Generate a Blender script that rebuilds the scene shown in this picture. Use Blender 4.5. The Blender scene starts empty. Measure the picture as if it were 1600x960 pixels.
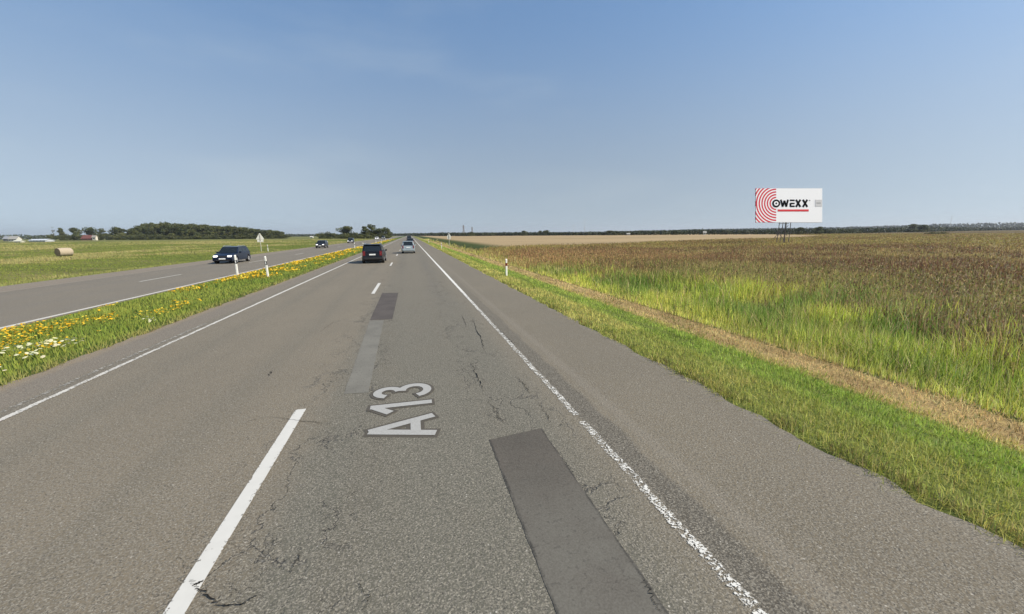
import bpy, bmesh, math, random
import numpy as np
from mathutils import Matrix, Vector
rad = math.radians
sc = bpy.context.scene
COL = sc.collection

# ------------------------------------------------------------------ camera
F, CH = 625.0, 2.45            # focal length in px of a 1600 wide picture, eye height
YAW, PITCH, ROLL = rad(14.0428), rad(10.3817), rad(0.54)
fwd = Vector((math.sin(YAW)*math.cos(PITCH), math.cos(YAW)*math.cos(PITCH), -math.sin(PITCH)))
rt0 = Vector((math.cos(YAW), -math.sin(YAW), 0)); up0 = rt0.cross(fwd)
rt = rt0*math.cos(ROLL) - up0*math.sin(ROLL); up = up0*math.cos(ROLL) + rt0*math.sin(ROLL)
cam = bpy.data.cameras.new('camera'); cam.sensor_width = 36; cam.lens = 36*F/1600
cam.clip_start = .1; cam.clip_end = 30000
co = bpy.data.objects.new('camera', cam); COL.objects.link(co)
co.matrix_world = Matrix(((rt.x, up.x, -fwd.x, 0), (rt.y, up.y, -fwd.y, 0), (rt.z, up.z, -fwd.z, CH), (0, 0, 0, 1)))
sc.camera = co
# ------------------------------------------------------------------ sky, sun, exposure
SUN_EL, SUN_AZ = 41.0, 122.0        # azimuth clockwise from +Y (the road), so the sun stands to the right
w = bpy.data.worlds.new('World'); sc.world = w; w.use_nodes = True
nt = w.node_tree; bg = nt.nodes['Background']
sky = nt.nodes.new('ShaderNodeTexSky'); sky.sky_type = 'NISHITA'; sky.sun_disc = False
sky.sun_elevation = rad(SUN_EL); sky.sun_rotation = rad(SUN_AZ)
sky.air_density = 1.0; sky.dust_density = 0.45; sky.ozone_density = 1.8; sky.altitude = 50
hs = nt.nodes.new('ShaderNodeHueSaturation'); hs.inputs['Saturation'].default_value = .86
wt = nt.nodes.new('ShaderNodeTexCoord'); wm = nt.nodes.new('ShaderNodeMapping'); wm.inputs['Scale'].default_value = (1, 1, .80); wm.inputs['Location'].default_value = (0, 0, .15)
nt.links.new(wt.outputs['Generated'], wm.inputs[0]); nt.links.new(wm.outputs[0], sky.inputs[0])      # hazy summer sky: a shallower fade to the horizon
nt.links.new(sky.outputs[0], hs.inputs['Color']); sx = nt.nodes.new('ShaderNodeSeparateXYZ'); nt.links.new(wt.outputs['Generated'], sx.inputs[0])
for sock, lo, hi in (('Saturation', .58, 1.06), ('Value', .73, 1.17)):      # milky low sky, deeper blue above
    mr = nt.nodes.new('ShaderNodeMapRange'); mr.interpolation_type = 'SMOOTHSTEP'; mr.inputs[1].default_value = 0; mr.inputs[2].default_value = .5; mr.inputs[3].default_value = lo; mr.inputs[4].default_value = hi
    nt.links.new(sx.outputs[2], mr.inputs[0]); nt.links.new(mr.outputs[0], hs.inputs[sock])
cm = nt.nodes.new('ShaderNodeMapping'); cm.inputs['Scale'].default_value = (1.2, 1.2, 5); cn = nt.nodes.new('ShaderNodeTexNoise'); cn.inputs['Scale'].default_value = 1.6; cn.inputs['Detail'].default_value = 5
nt.links.new(wt.outputs['Generated'], cm.inputs[0]); nt.links.new(cm.outputs[0], cn.inputs['Vector'])
cr_ = nt.nodes.new('ShaderNodeMapRange'); cr_.interpolation_type = 'SMOOTHSTEP'; cr_.inputs[1].default_value = .48; cr_.inputs[2].default_value = .75; cr_.inputs[4].default_value = .12; nt.links.new(cn.outputs[0], cr_.inputs[0])
cx_ = nt.nodes.new('ShaderNodeMix'); cx_.data_type = 'RGBA'; cx_.inputs[7].default_value = (4.6, 4.9, 5.0, 1)      # very thin veils of cirrus
nt.links.new(cr_.outputs[0], cx_.inputs[0]); nt.links.new(hs.outputs[0], cx_.inputs[6])
tn = nt.nodes.new('ShaderNodeMix'); tn.data_type = 'RGBA'; tn.blend_type = 'MULTIPLY'; tn.inputs[0].default_value = 1; tn.inputs[7].default_value = (.98, 1, .96, 1); nt.links.new(cx_.outputs[2], tn.inputs[6])
nt.links.new(tn.outputs[2], bg.inputs[0])
bg.inputs[1].default_value = 0.112
sun = bpy.data.lights.new('sun', 'SUN'); sun.energy = 3.9; sun.angle = rad(.5); sun.color = (1, .90, .73)
so = bpy.data.objects.new('sun', sun); COL.objects.link(so)
sd = Vector((math.sin(rad(SUN_AZ))*math.cos(rad(SUN_EL)), math.cos(rad(SUN_AZ))*math.cos(rad(SUN_EL)), math.sin(rad(SUN_EL))))
so.rotation_euler = (-sd).to_track_quat('-Z', 'Y').to_euler()
vs = sc.view_settings; vs.view_transform = 'Standard'; vs.look = 'None'; vs.gamma = 1; vs.exposure = 0.5
sc.cycles.volume_bounces = 0; sc.cycles.max_bounces = 6
sc.cycles.transparent_max_bounces = 12

random.seed(7); rng = np.random.default_rng(7)
# ------------------------------------------------------------------ helpers
def ray(px, py):
    return fwd + rt*((px-800)/F) + up*((480-py)/F)
def ground_at(px, py, z=0.0):                 # the ground point seen at a place in the photograph
    d = ray(px, py); t = (z-CH)/d.z
    return Vector((d.x*t, d.y*t, z))
def hz(px):                                   # height of the horizon in the photograph
    return 367 + (640-px)*math.tan(ROLL)
def at(px, depth):                            # ground point at a metric depth along the view
    d = ray(px, hz(px)); s = depth/d.dot(fwd)
    return Vector((d.x*s, d.y*s, 0))
def tag(o, label=None, cat=None, group=None, kind=None):
    if label: o['label'] = label
    if cat: o['category'] = cat
    if group: o['group'] = group
    if kind: o['kind'] = kind
    return o
def empty(name, loc, rz=0, **k):
    o = bpy.data.objects.new(name, None); COL.objects.link(o); o.location = loc; o.rotation_euler[2] = rz
    o.empty_display_size = .2
    return tag(o, **k)
def link(name, me, mat=None, parent=None):
    o = bpy.data.objects.new(name, me); COL.objects.link(o)
    if mat: me.materials.append(mat)
    if parent: o.parent = parent
    return o
def obj(name, bm, mat=None, parent=None, smooth=False, bevel=0):
    me = bpy.data.meshes.new(name); bmesh.ops.recalc_face_normals(bm, faces=bm.faces); bm.to_mesh(me); bm.free()
    if smooth:
        for p in me.polygons: p.use_smooth = True
    o = link(name, me, mat, parent)
    if bevel:
        b = o.modifiers.new('bevel', 'BEVEL'); b.width = bevel; b.segments = 3; b.limit_method = 'ANGLE'; b.angle_limit = rad(25)
    return o
def copy_tree(o, parent=None):
    c = o.copy(); COL.objects.link(c); c.parent = parent
    for ch in list(o.children): copy_tree(ch, c)
    return c
def box(bm, x0, x1, y0, y1, z0, z1):
    v = [bm.verts.new((x, y, z)) for z in (z0, z1) for y in (y0, y1) for x in (x0, x1)]
    for f in ((0,1,3,2),(4,5,7,6),(0,1,5,4),(2,3,7,6),(0,2,6,4),(1,3,7,5)): bm.faces.new([v[i] for i in f])
def bar(bm, a, b, r, n=6, r2=None):
    a = Vector(a); b = Vector(b); d = (b-a).normalized(); r2 = r if r2 is None else r2
    u = d.cross(Vector((0,0,1)));  u = Vector((1,0,0)) if u.length < .01 else u.normalized()
    v = d.cross(u); A = []; B = []
    for i in range(n):
        t = 2*math.pi*i/n; o = u*math.cos(t)+v*math.sin(t); A.append(bm.verts.new(a+o*r)); B.append(bm.verts.new(b+o*r2))
    for i in range(n): bm.faces.new((A[i], A[(i+1)%n], B[(i+1)%n], B[i]))
    bm.faces.new(A[::-1]); bm.faces.new(B)
def prism(bm, pts, f0, f1):                   # pts: 2D outline, f0/f1 map a 2D point to the two faces
    A = [bm.verts.new(f0(*p)) for p in pts]; B = [bm.verts.new(f1(*p)) for p in pts]
    n = len(pts); bm.faces.new(A[::-1]); bm.faces.new(B)
    for i in range(n): bm.faces.new((A[i], A[(i+1)%n], B[(i+1)%n], B[i]))
def vnoise(x, y, s, seed=0):                  # value noise 0..1
    x = np.asarray(x)/s; y = np.asarray(y)/s; xi = np.floor(x).astype(np.int64); yi = np.floor(y).astype(np.int64)
    fx = x-xi; fy = y-yi; fx = fx*fx*(3-2*fx); fy = fy*fy*(3-2*fy)
    def h(a, b):
        v = (a*374761393 + b*668265263 + seed*974711) & 0xffffffff
        v = ((v ^ (v >> 13))*1274126177) & 0xffffffff
        return ((v ^ (v >> 16)) & 0xffff)/65535.
    return (h(xi,yi)*(1-fx)+h(xi+1,yi)*fx)*(1-fy)+(h(xi,yi+1)*(1-fx)+h(xi+1,yi+1)*fx)*fy
def sm(a, b, t):
    t = np.clip((np.asarray(t, float)-a)/(b-a), 0, 1); return t*t*(3-2*t)

# ------------------------------------------------------------------ materials
class NT:
    def __init__(s, name):
        s.m = bpy.data.materials.new(name); s.m.use_nodes = True; s.t = s.m.node_tree
        s.b = s.t.nodes['Principled BSDF']; s.out = s.t.nodes['Material Output']
        g = s.t.nodes.new('ShaderNodeNewGeometry'); s.pos = g.outputs['Position']
        x = s.t.nodes.new('ShaderNodeSeparateXYZ'); s.t.links.new(s.pos, x.inputs[0]); s.x, s.y, s.z = x.outputs
    def put(s, sock, v):
        if isinstance(v, bpy.types.NodeSocket): s.t.links.new(v, sock)
        elif isinstance(v, (tuple, list)) and len(v) == 3 and sock.type == 'RGBA': sock.default_value = (*v, 1)
        else: sock.default_value = v
    def m_(s, op, a, b=0.0, c=None):
        n = s.t.nodes.new('ShaderNodeMath'); n.operation = op; s.put(n.inputs[0], a); s.put(n.inputs[1], b)
        if c is not None: s.put(n.inputs[2], c)
        return n.outputs[0]
    def add(s, a, b): return s.m_('ADD', a, b)
    def sub(s, a, b): return s.m_('SUBTRACT', a, b)
    def mul(s, a, b): return s.m_('MULTIPLY', a, b)
    def step(s, v, a, b, lo=0.0, hi=1.0):
        n = s.t.nodes.new('ShaderNodeMapRange'); n.interpolation_type = 'SMOOTHSTEP'
        s.put(n.inputs[0], v); s.put(n.inputs[1], a); s.put(n.inputs[2], b); s.put(n.inputs[3], lo); s.put(n.inputs[4], hi)
        return n.outputs[0]
    def band(s, v, a, b, e):
        return s.mul(s.step(v, a-e, a+e), s.step(v, b-e, b+e, 1.0, 0.0))
    def mix(s, f, a, b):
        n = s.t.nodes.new('ShaderNodeMix'); n.data_type = 'RGBA'
        s.put(n.inputs[0], f); s.put(n.inputs[6], a); s.put(n.inputs[7], b); return n.outputs[2]
    def map(s, sc3, loc=(0,0,0), src=None):
        n = s.t.nodes.new('ShaderNodeMapping'); s.put(n.inputs[0], src or s.pos)
        n.inputs['Scale'].default_value = sc3; n.inputs['Location'].default_value = loc; return n.outputs[0]
    def noise(s, scale, det=3, rough=.55, vec=None, color=False):
        n = s.t.nodes.new('ShaderNodeTexNoise'); s.put(n.inputs['Vector'], vec or s.pos)
        n.inputs['Scale'].default_value = scale; n.inputs['Detail'].default_value = det; n.inputs['Roughness'].default_value = rough
        return n.outputs[1 if color else 0]
    def vor(s, scale, feat='F1', vec=None, out=0, rnd=1.0):
        n = s.t.nodes.new('ShaderNodeTexVoronoi'); n.feature = feat; s.put(n.inputs['Vector'], vec or s.pos)
        n.inputs['Scale'].default_value = scale; n.inputs['Randomness'].default_value = rnd; return n.outputs[out]
    def bump(s, h, strength, dist):
        n = s.t.nodes.new('ShaderNodeBump'); s.put(n.inputs['Height'], h)
        n.inputs['Strength'].default_value = strength; n.inputs['Distance'].default_value = dist
        s.t.links.new(n.outputs[0], s.b.inputs['Normal'])
    def done(s, col=None, rough=.8, spec=.3, metal=0, coat=0):
        if col is not None: s.put(s.b.inputs['Base Color'], col)
        s.put(s.b.inputs['Roughness'], rough); s.put(s.b.inputs['Specular IOR Level'], spec)
        s.b.inputs['Metallic'].default_value = metal; s.b.inputs['Coat Weight'].default_value = coat
        return s.m
def plain(name, c, rough=.6, spec=.4, metal=0, coat=0, var=.08, scale=6, emit=0):
    n = NT(name); f = n.noise(scale, 4)
    col = n.mix(n.step(f, .3, .7), tuple(x*(1-var) for x in c), tuple(min(1, x*(1+var)) for x in c))
    m = n.done(col, rough, spec, metal, coat)
    if emit: n.b.inputs['Emission Color'].default_value = (1, .97, .9, 1); n.b.inputs['Emission Strength'].default_value = emit
    return m

def asphalt(name, kind):
    n = NT(name); x, y = n.x, n.y
    fine = n.noise(75, 2, .7); grit = n.vor(85, out=1)          # stone colours
    sep = n.t.nodes.new('ShaderNodeSeparateColor'); n.t.links.new(grit, sep.inputs[0]); g = sep.outputs[0]
    big = n.noise(.35, 4, .6); mid = n.noise(3.0, 4, .6)
    streak = n.noise(1.0, 4, .6, n.map((1.6, .07, 1)))
    if kind == 'road':
        brown, green, dark = (.192,.162,.117), (.113,.110,.088), (.095,.089,.075)
        c = n.mix(n.step(big, .35, .65), brown, tuple(v*.9 for v in brown))
        lane = n.mul(n.step(n.add(x, n.mul(mid, .5)), -1.5, -.9), n.step(n.add(x, n.mul(big, .6)), 2.2, 1.7, 0, 1))
        lane = n.mul(n.step(n.add(x, n.mul(mid, .5)), -1.35, -.8), n.step(x, 1.4, 2.3, 1.0, 0.0))
        c = n.mix(n.mul(lane, n.step(y, 4, 26, .95, .45)), c, green)
        # wheel tracks
        for cx in (-.7, 1.15, -4.55, -2.7):
            tr = n.band(x, cx-.28, cx+.28, .22)
            c = n.mix(n.mul(tr, n.step(streak, .35, .75, .1, .5)), c, tuple(v*.84 for v in green))
        c = n.mix(n.mul(n.band(x, .75, 1.75, .3), n.mul(n.step(y, 9, 22), n.step(n.noise(1, 4, .6, n.map((1.5, .09, 1), (4, 4, 0))), .40, .62, 0, .55))), c, (.105,.098,.085))
        c = n.mix(n.step(streak, .45, .8, 0, .45), c, tuple(v*.76 for v in brown))
        c = n.mix(n.step(n.noise(.9, 5, .65), .52, .72, 0, .30), c, tuple(v*.7 for v in brown))
        sh = n.add(x, n.mul(n.sub(mid, .5), .10))
        c = n.mix(n.step(sh, 2.42, 2.60), c, n.mix(n.step(big, .3, .7), (.172,.145,.103), (.146,.124,.089)))
        # dark rough strip of binder beside the right edge line
        edge = n.band(n.add(x, n.mul(n.sub(n.noise(1.3, 4), .5), .22)), 2.10, 2.44, .05)
        c = n.mix(n.mul(edge, n.step(y, 3, 30, .80, .15)), c, (.062,.057,.048))
        c = n.mix(n.mul(n.band(n.add(x, n.mul(n.sub(mid,.5), .1)), 2.58, 2.74, .05), .30), c, (.27,.24,.2))
        # strip between left edge line and its ragged outer twin, reddish inner shoulder
        c = n.mix(n.mul(n.band(x, -5.86, -5.60, .03), .35), c, (.10,.095,.085))
        c = n.mix(n.step(n.add(x, n.mul(n.sub(mid, .5), .1)), -5.98, -5.84, .75, 0.0), c, (.185,.155,.128))
        # sand washed on the outer edges
        ed = n.add(x, n.mul(n.sub(n.noise(2.2, 4), .5), .35))
        c = n.mix(n.step(ed, -6.70, -6.45, .8, 0.0), c, (.27,.205,.13))
        c = n.mix(n.step(ed, 4.22, 4.42, 0.0, .35), c, (.26,.235,.195))
        # cracks
        wob = n.t.nodes.new('ShaderNodeVectorMath'); wob.operation = 'MULTIPLY_ADD'
        nc = n.noise(2.4, 4, .65, color=True); n.t.links.new(nc, wob.inputs[0]); wob.inputs[1].default_value = (.9,.9,0); n.t.links.new(n.pos, wob.inputs[2])
        mp = n.map((1.5, .45, 1), src=wob.outputs[0])
        cr = n.vor(1.05, 'DISTANCE_TO_EDGE', mp); cr2 = n.vor(3.4, 'DISTANCE_TO_EDGE', mp)
        zone = n.add(n.band(x, -1.75, -.55, .3), n.band(x, .65, 1.85, .25))
        zone = n.add(zone, n.mul(n.band(x, -5.2, -1.6, .2), .10))
        m1 = n.mul(n.mul(n.step(cr, .006, .018, 1.0, 0.0), n.step(n.noise(.8, 3), .42, .55)), zone)
        m2 = n.mul(n.mul(n.step(cr2, .004, .016, .8, 0.0), n.step(n.noise(1.1, 4), .52, .58)), zone)
        jag = n.noise(9, 3)
        crack = n.mul(n.m_('MINIMUM', n.add(m1, m2), 1.0), n.step(jag, .32, .5))
        crack = n.mul(crack, n.step(x, 1.85, 2.0, 1.0, 0.0))
        c = n.mix(n.mul(crack, .95), c, (.035,.033,.03))
    else:
        c = n.mix(n.step(big, .3, .7), (.185,.158,.122), (.165,.143,.112))
        for cx in (-12.1, -13.8, -15.9, -17.6):
            c = n.mix(n.mul(n.band(x, cx-.3, cx+.3, .3), n.step(streak, .3, .8, .05, .45)), c, (.135,.127,.118))
        c = n.mix(n.step(n.add(x, n.mul(mid, .4)), -18.5, -18.1, .8, 0), c, (.255,.205,.155))
        crack = None
    c = n.mix(n.step(g, .15, .95, 0.0, .80), c, n.mix(n.step(fine, .38, .62), (.055,.052,.046), (.36,.33,.27)))
    g2 = n.vor(33, out=1); sg = n.t.nodes.new('ShaderNodeSeparateColor'); n.t.links.new(g2, sg.inputs[0])
    c = n.mix(n.step(sg.outputs[0], .1, .9, 0.0, .28), c, n.mix(n.step(n.noise(40, 2), .4, .6), (.07,.066,.058), (.33,.30,.24)))
    spk = n.vor(36, out=1); s2 = n.t.nodes.new('ShaderNodeSeparateColor'); n.t.links.new(spk, s2.inputs[0])
    dsp = n.vor(36, out=0)
    c = n.mix(n.mul(n.step(s2.outputs[1], .97, .975), n.step(dsp, .15, .35, .6, 0)), c, (.55,.52,.46))
    c = n.mix(n.mul(n.step(s2.outputs[2], .93, .94), n.step(dsp, .15, .4, .55, 0)), c, (.04,.038,.036))
    h = n.add(n.mul(n.noise(45, 3, .7), .6), n.mul(n.vor(42), .6))
    if crack: h = n.sub(h, n.mul(crack, 1.5))
    n.bump(h, .8, .007)
    return n.done(c, .9, .25)

def ground_mat():
    n = NT('ground_soil_and_turf'); x, y = n.x, n.y
    b0 = n.noise(.05, 5); b1 = n.noise(.35, 5); b2 = n.noise(2.5, 5); b3 = n.noise(14, 4)
    xw = n.add(x, n.mul(n.sub(b1, .5), .9))
    # left meadow
    lf = n.mix(n.step(n.noise(1, 5, .55, n.map((.012, .05, 1))), .38, .62), (.105,.135,.028), (.23,.20,.085))
    lf = n.mix(n.step(b1, .4, .65, 0, .6), lf, (.085,.125,.022))
    lf = n.mix(n.step(n.noise(1, 4, .5, n.map((.02, .09, 1), (5, 2, 0))), .56, .66, 0, .6), lf, (.075,.085,.028))
    lf = n.mix(n.step(y, 230, 330, 0, .5), lf, (.20,.20,.065))
    # median
    md = n.mix(n.step(b2, .35, .7), (.055,.095,.018), (.09,.13,.028))
    md = n.mix(n.step(n.add(x, n.mul(b2, .3)), -6.85, -6.62), md, (.22,.165,.10))
    c = n.mix(n.step(xw, -15, -14), lf, md)
    # right verge
    vg = n.mix(n.step(b2, .35, .7), (.14,.165,.045), (.18,.21,.055))
    vg = n.mix(n.step(n.add(x, n.mul(b3, .25)), 4.5, 4.62, 1.0, 0.0), vg, (.15,.12,.08))
    c = n.mix(n.step(x, 0, 1), c, vg)
    hay = n.mix(n.step(b3, .3, .7), (.28,.20,.09), (.46,.34,.16))
    xs = n.add(x, n.mul(n.sub(b2, .5), .35))
    c = n.mix(n.mul(n.step(xs, 6.95, 7.12), n.step(xs, 8.25, 8.42, 1.0, 0.0)), c, hay)
    c = n.mix(n.step(xs, 8.25, 8.4), c, (.055,.075,.022))
    xb = n.sub(x, n.mul(y, .15))
    rank = n.mix(n.step(n.noise(1, 5, .6, n.map((.05,.03,1))), .35, .65), (.115,.075,.038), (.155,.125,.05))
    c = n.mix(n.step(n.add(xb, n.mul(n.sub(b1,.5), 3)), 9.0, 11.0), c, rank)
    # stubble field beyond the weeds: right of the road further than a slanting edge
    edge = n.sub(y, n.add(n.add(n.mul(x, .40), 63.0), n.add(n.mul(n.m_('MAXIMUM', n.sub(x, 110.0), 0.0), .12), n.mul(n.m_('MAXIMUM', n.sub(x, 210.0), 0.0), 1.0))))
    st = n.mix(n.step(n.noise(1, 4, .5, n.map((.006,.03,1))), .35, .65), (.44,.325,.185), (.35,.265,.15))
    st = n.mix(n.step(n.noise(1, 3, .5, n.map((.004,.02,1), (3,1,0))), .6, .72, 0, .35), st, (.20,.18,.09))
    st = n.mix(n.step(n.sub(y, n.mul(x, .05)), 900, 1200, 0, .6), st, (.12,.14,.06))
    c = n.mix(n.mul(n.step(n.add(edge, n.mul(n.sub(b0,.5), 10)), -1, 1), n.step(x, 14, 22)), c, st)
    c = n.mix(n.step(b3, .3, .7, 0, .35), c, n.mix(.5, c, (.03,.03,.015)))
    n.bump(n.add(b3, n.mul(b2, 2)), .6, .05)
    return n.done(c, 1.0, .1)

def leafy(name, tr=.35, attr='tint', rough=.6, upw=0.0):
    m = bpy.data.materials.new(name); m.use_nodes = True; t = m.node_tree; b = t.nodes['Principled BSDF']
    a = t.nodes.new('ShaderNodeAttribute'); a.attribute_name = attr
    t.links.new(a.outputs['Color'], b.inputs['Base Color']); b.inputs['Roughness'].default_value = rough; b.inputs['Specular IOR Level'].default_value = .25
    if upw:                                   # soft blades: their shading normal leans towards the sky
        g = t.nodes.new('ShaderNodeNewGeometry'); v = t.nodes.new('ShaderNodeVectorMath'); v.operation = 'ADD'; v.inputs[1].default_value = (0, 0, upw)
        q = t.nodes.new('ShaderNodeVectorMath'); q.operation = 'NORMALIZE'; t.links.new(g.outputs['Normal'], v.inputs[0]); t.links.new(v.outputs[0], q.inputs[0])
        t.links.new(q.outputs[0], b.inputs['Normal'])
    tl = t.nodes.new('ShaderNodeBsdfTranslucent'); t.links.new(a.outputs['Color'], tl.inputs[0])
    mx = t.nodes.new('ShaderNodeMixShader'); mx.inputs[0].default_value = tr
    t.links.new(b.outputs[0], mx.inputs[1]); t.links.new(tl.outputs[0], mx.inputs[2]); t.links.new(mx.outputs[0], t.nodes['Material Output'].inputs[0])
    return m

def paint(name, c, wear, scale, edge_x=None, half=.06):
    """road paint: chipped through to the road where the noise says so"""
    n = NT(name); col = n.mix(n.noise(8, 4), tuple(v*.86 for v in c), c)
    p = n.done(col, .75, .3)
    tr = n.t.nodes.new('ShaderNodeBsdfTransparent'); mx = n.t.nodes.new('ShaderNodeMixShader')
    nz = n.add(n.mul(n.noise(scale, 3, .7), .72), n.mul(n.noise(scale*.17, 3), .28))
    if edge_x is not None:      # ragged sides
        d = n.m_('ABSOLUTE', n.sub(n.add(n.x, n.mul(n.sub(n.noise(1.6, 2), .5), .05)), edge_x)); nz = n.add(nz, n.step(d, half*.30, half, 0.0, .36 if wear > .42 else .14))
        fade = n.step(n.y, 9, 26, 0.0, .22); nz = n.sub(nz, fade)
    a = n.step(nz, 1-wear-.03, 1-wear+.03)
    n.t.links.new(a, mx.inputs[0]); n.t.links.new(n.b.outputs[0], mx.inputs[1]); n.t.links.new(tr.outputs[0], mx.inputs[2])
    n.t.links.new(mx.outputs[0], n.out.inputs[0]); return n.m

MAT = dict(
    road=asphalt('worn_asphalt', 'road'), far_road=asphalt('far_asphalt', 'far'), ground=ground_mat(),
    grass=leafy('grass_blades', .38, upw=1.1), leaves=leafy('tree_leaves', .25), petals=leafy('petals', .3),
    bark=plain('bark', (.10,.08,.06), .9), black=plain('black_trim', (.02,.02,.021), .6), rubber=plain('tyre_rubber', (.018,.018,.018), .85),
    glass=plain('tinted_glass', (.012,.016,.018), .06, .6, var=0), plate=plain('number_plate_white', (.75,.76,.74), .5),
    rim=plain('alloy_rim', (.55,.56,.58), .35, .5, .4), lamp=plain('headlight_lit', (.9,.9,.88), .15, emit=1.3),
    tail=plain('tail_light_red', (.16,.010,.014), .2, .6, coat=.4), clear=plain('clear_lamp', (.8,.8,.8), .2),
    rail=plain('roof_rail', (.5,.52,.54), .3, .5, .6),
    white=plain('post_white', (.78,.77,.72), .55), band=plain('post_black', (.015,.015,.015), .5), redband=plain('post_red', (.20,.04,.03), .5),
    zinc=plain('weathered_zinc', (.55,.54,.50), .55, .4, .2), pale=plain('pale_sign_back', (.66,.66,.60), .6), steel=plain('dark_steel', (.20,.17,.155), .7, .3, .3),
)

# ------------------------------------------------------------------ ground sheet
def gz(x, y):
    x = np.asarray(x, float); y = np.asarray(y, float)
    z = -.05 + 0*x
    m = sm(-6.7, -7.6, x)*sm(-11.2, -10.4, x)                       # median crown
    z = z + m*.04
    r = sm(4.35, 8.2, x)
    z = z - .22*r + .035*(vnoise(x, y, .8, 3)-.5)*sm(4.4, 5, x)*sm(60, 40, y)
    z = z - .25*sm(8.3, 9.2, x)*sm(13, 10.5, x)
    z = z + .20*sm(10.5, 16, x)
    z = z - .25*sm(-20.9, -23.5, x) + .20*sm(-24.5, -30, x)
    z = z + .02*(sm(-6.6, -6.85, x)*sm(-11.1, -10.95, x)) + .03*sm(4.35, 4.6, x)
    return z
xs = np.concatenate([[-9000,-4000,-1500,-600,-250,-120,-70], np.arange(-40, -20.5, 1.2), [-20.9, -20.75, -18, -14.5, -11.2, -11, -10.8, -10.4, -9.6, -8.6, -7.8, -7.2, -6.85, -6.7, -6.6, -5, 0, 4, 4.3, 4.4],
                     np.arange(4.55, 16, .3), np.arange(16, 30, 2), [40,70,120,250,600,1500,4000,9000]])
ys = np.concatenate([[-300,-100,-40,-15], np.arange(-5, 30, .4), np.arange(30, 70, 2), [80,100,150,250,400,700,1200,2000,3500,6000,9500]])
X, Y = np.meshgrid(xs, ys); Z = gz(X, Y)
nx, ny = len(xs), len(ys)
V = np.stack([X, Y, Z], -1).reshape(-1, 3)
Fc = [(j*nx+i, j*nx+i+1, (j+1)*nx+i+1, (j+1)*nx+i) for j in range(ny-1) for i in range(nx-1)]
me = bpy.data.meshes.new('ground'); me.from_pydata(V.tolist(), [], Fc)
for p in me.polygons: p.use_smooth = True
tag(link('ground', me, MAT['ground']), kind='structure')

# ------------------------------------------------------------------ roads: slabs with slightly uneven edges
def slab(name, x0, x1, mat, amp=.05, z=0.0, seed=1):
    yy = list(np.arange(-12, 40, .12)) + list(np.arange(40, 120, 1.0)) + [150, 250, 500, 1000, 2000, 5000]
    bm = bmesh.new(); rows = []
    for k, yv in enumerate(yy):
        a = amp if yv < 120 else 0
        e0 = x0 + a*(vnoise(0, yv, .45, seed)-.5)*2 + a*(vnoise(3, yv, .15, seed)-.5) ; e1 = x1 + a*(vnoise(9, yv, .45, seed)-.5)*2 + a*(vnoise(7, yv, .15, seed)-.5)
        rows.append([bm.verts.new((float(e0), yv, z-.2)), bm.verts.new((float(e0), yv, z)), bm.verts.new((float(e1), yv, z)), bm.verts.new((float(e1), yv, z-.2))])
    for r0, r1 in zip(rows, rows[1:]):
        for i in range(3): bm.faces.new((r0[i], r0[i+1], r1[i+1], r1[i]))
    return tag(obj(name, bm, mat), kind='structure')
slab('road', -6.78, 4.45, MAT['road'], .075, 0, 1)
slab('road', -20.75, -11.0, MAT['far_road'], .04, 0, 2)

def strips(name, mat, rects, z, label=None):
    bm = bmesh.new()
    for (x0, x1, y0, y1) in rects:
        n = max(1, int((min(y1, 120)-y0)/2)); pts = list(np.linspace(y0, min(y1, 120), n+1)) + ([y1] if y1 > 120 else [])
        vv = [(bm.verts.new((x0, float(p), z)), bm.verts.new((x1, float(p), z))) for p in pts]
        for a, b in zip(vv, vv[1:]): bm.faces.new((a[0], a[1], b[1], b[0]))
    return tag(obj(name, bm, mat), kind='structure', label=label)
PW = (.74,.73,.68)
strips('edge_line', paint('edge_paint_chipped', PW, .52, 50, 2.08, .105), [(1.97, 2.19, .5, 4.55), (1.97, 2.19, 4.75, 3000)], .008)
strips('edge_line', paint('edge_paint_left', (.60,.58,.53), .44, 30, -5.57, .085), [(-5.64, -5.51, -1, 3000)], .008)
strips('edge_line', paint('edge_paint_ragged', (.36,.34,.30), .52, 20, -5.80, .10), [(-5.90, -5.70, -1, 13)], .008)
dashes = [(-1.70, -1.56, 3.0+16*k - (1.15 if k == 0 else 1.3), 5.95+15.75*k) for k in range(0, 28)]
dashes = [(-1.71, -1.57, 2.62, 5.95)] + [(-1.71, -1.57, 17.7+16*k, 21.6+16*k) for k in range(40)]
strips('lane_dash', paint('dash_paint', (.62,.61,.57), .30, 26, -1.64, .075), dashes + [(-1.76, -1.62, 1.7, 2.56)], .008)
strips('edge_line', paint('far_edge_paint', (.58,.56,.51), .30, 26, -11.14, .10), [(-11.23, -11.05, 3, 3000)], .008)
strips('lane_dash', paint('far_dash_paint', (.52,.51,.47), .30, 26, -14.8, .085), [(-14.87, -14.73, 26.7+16*k, 31+16*k) for k in range(-1, 40)], .008)
strips('edge_line', paint('faint_edge_paint', (.34,.30,.25), .48, 20, -18.5, .07), [(-18.57, -18.43, 10, 3000)], .008)

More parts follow.
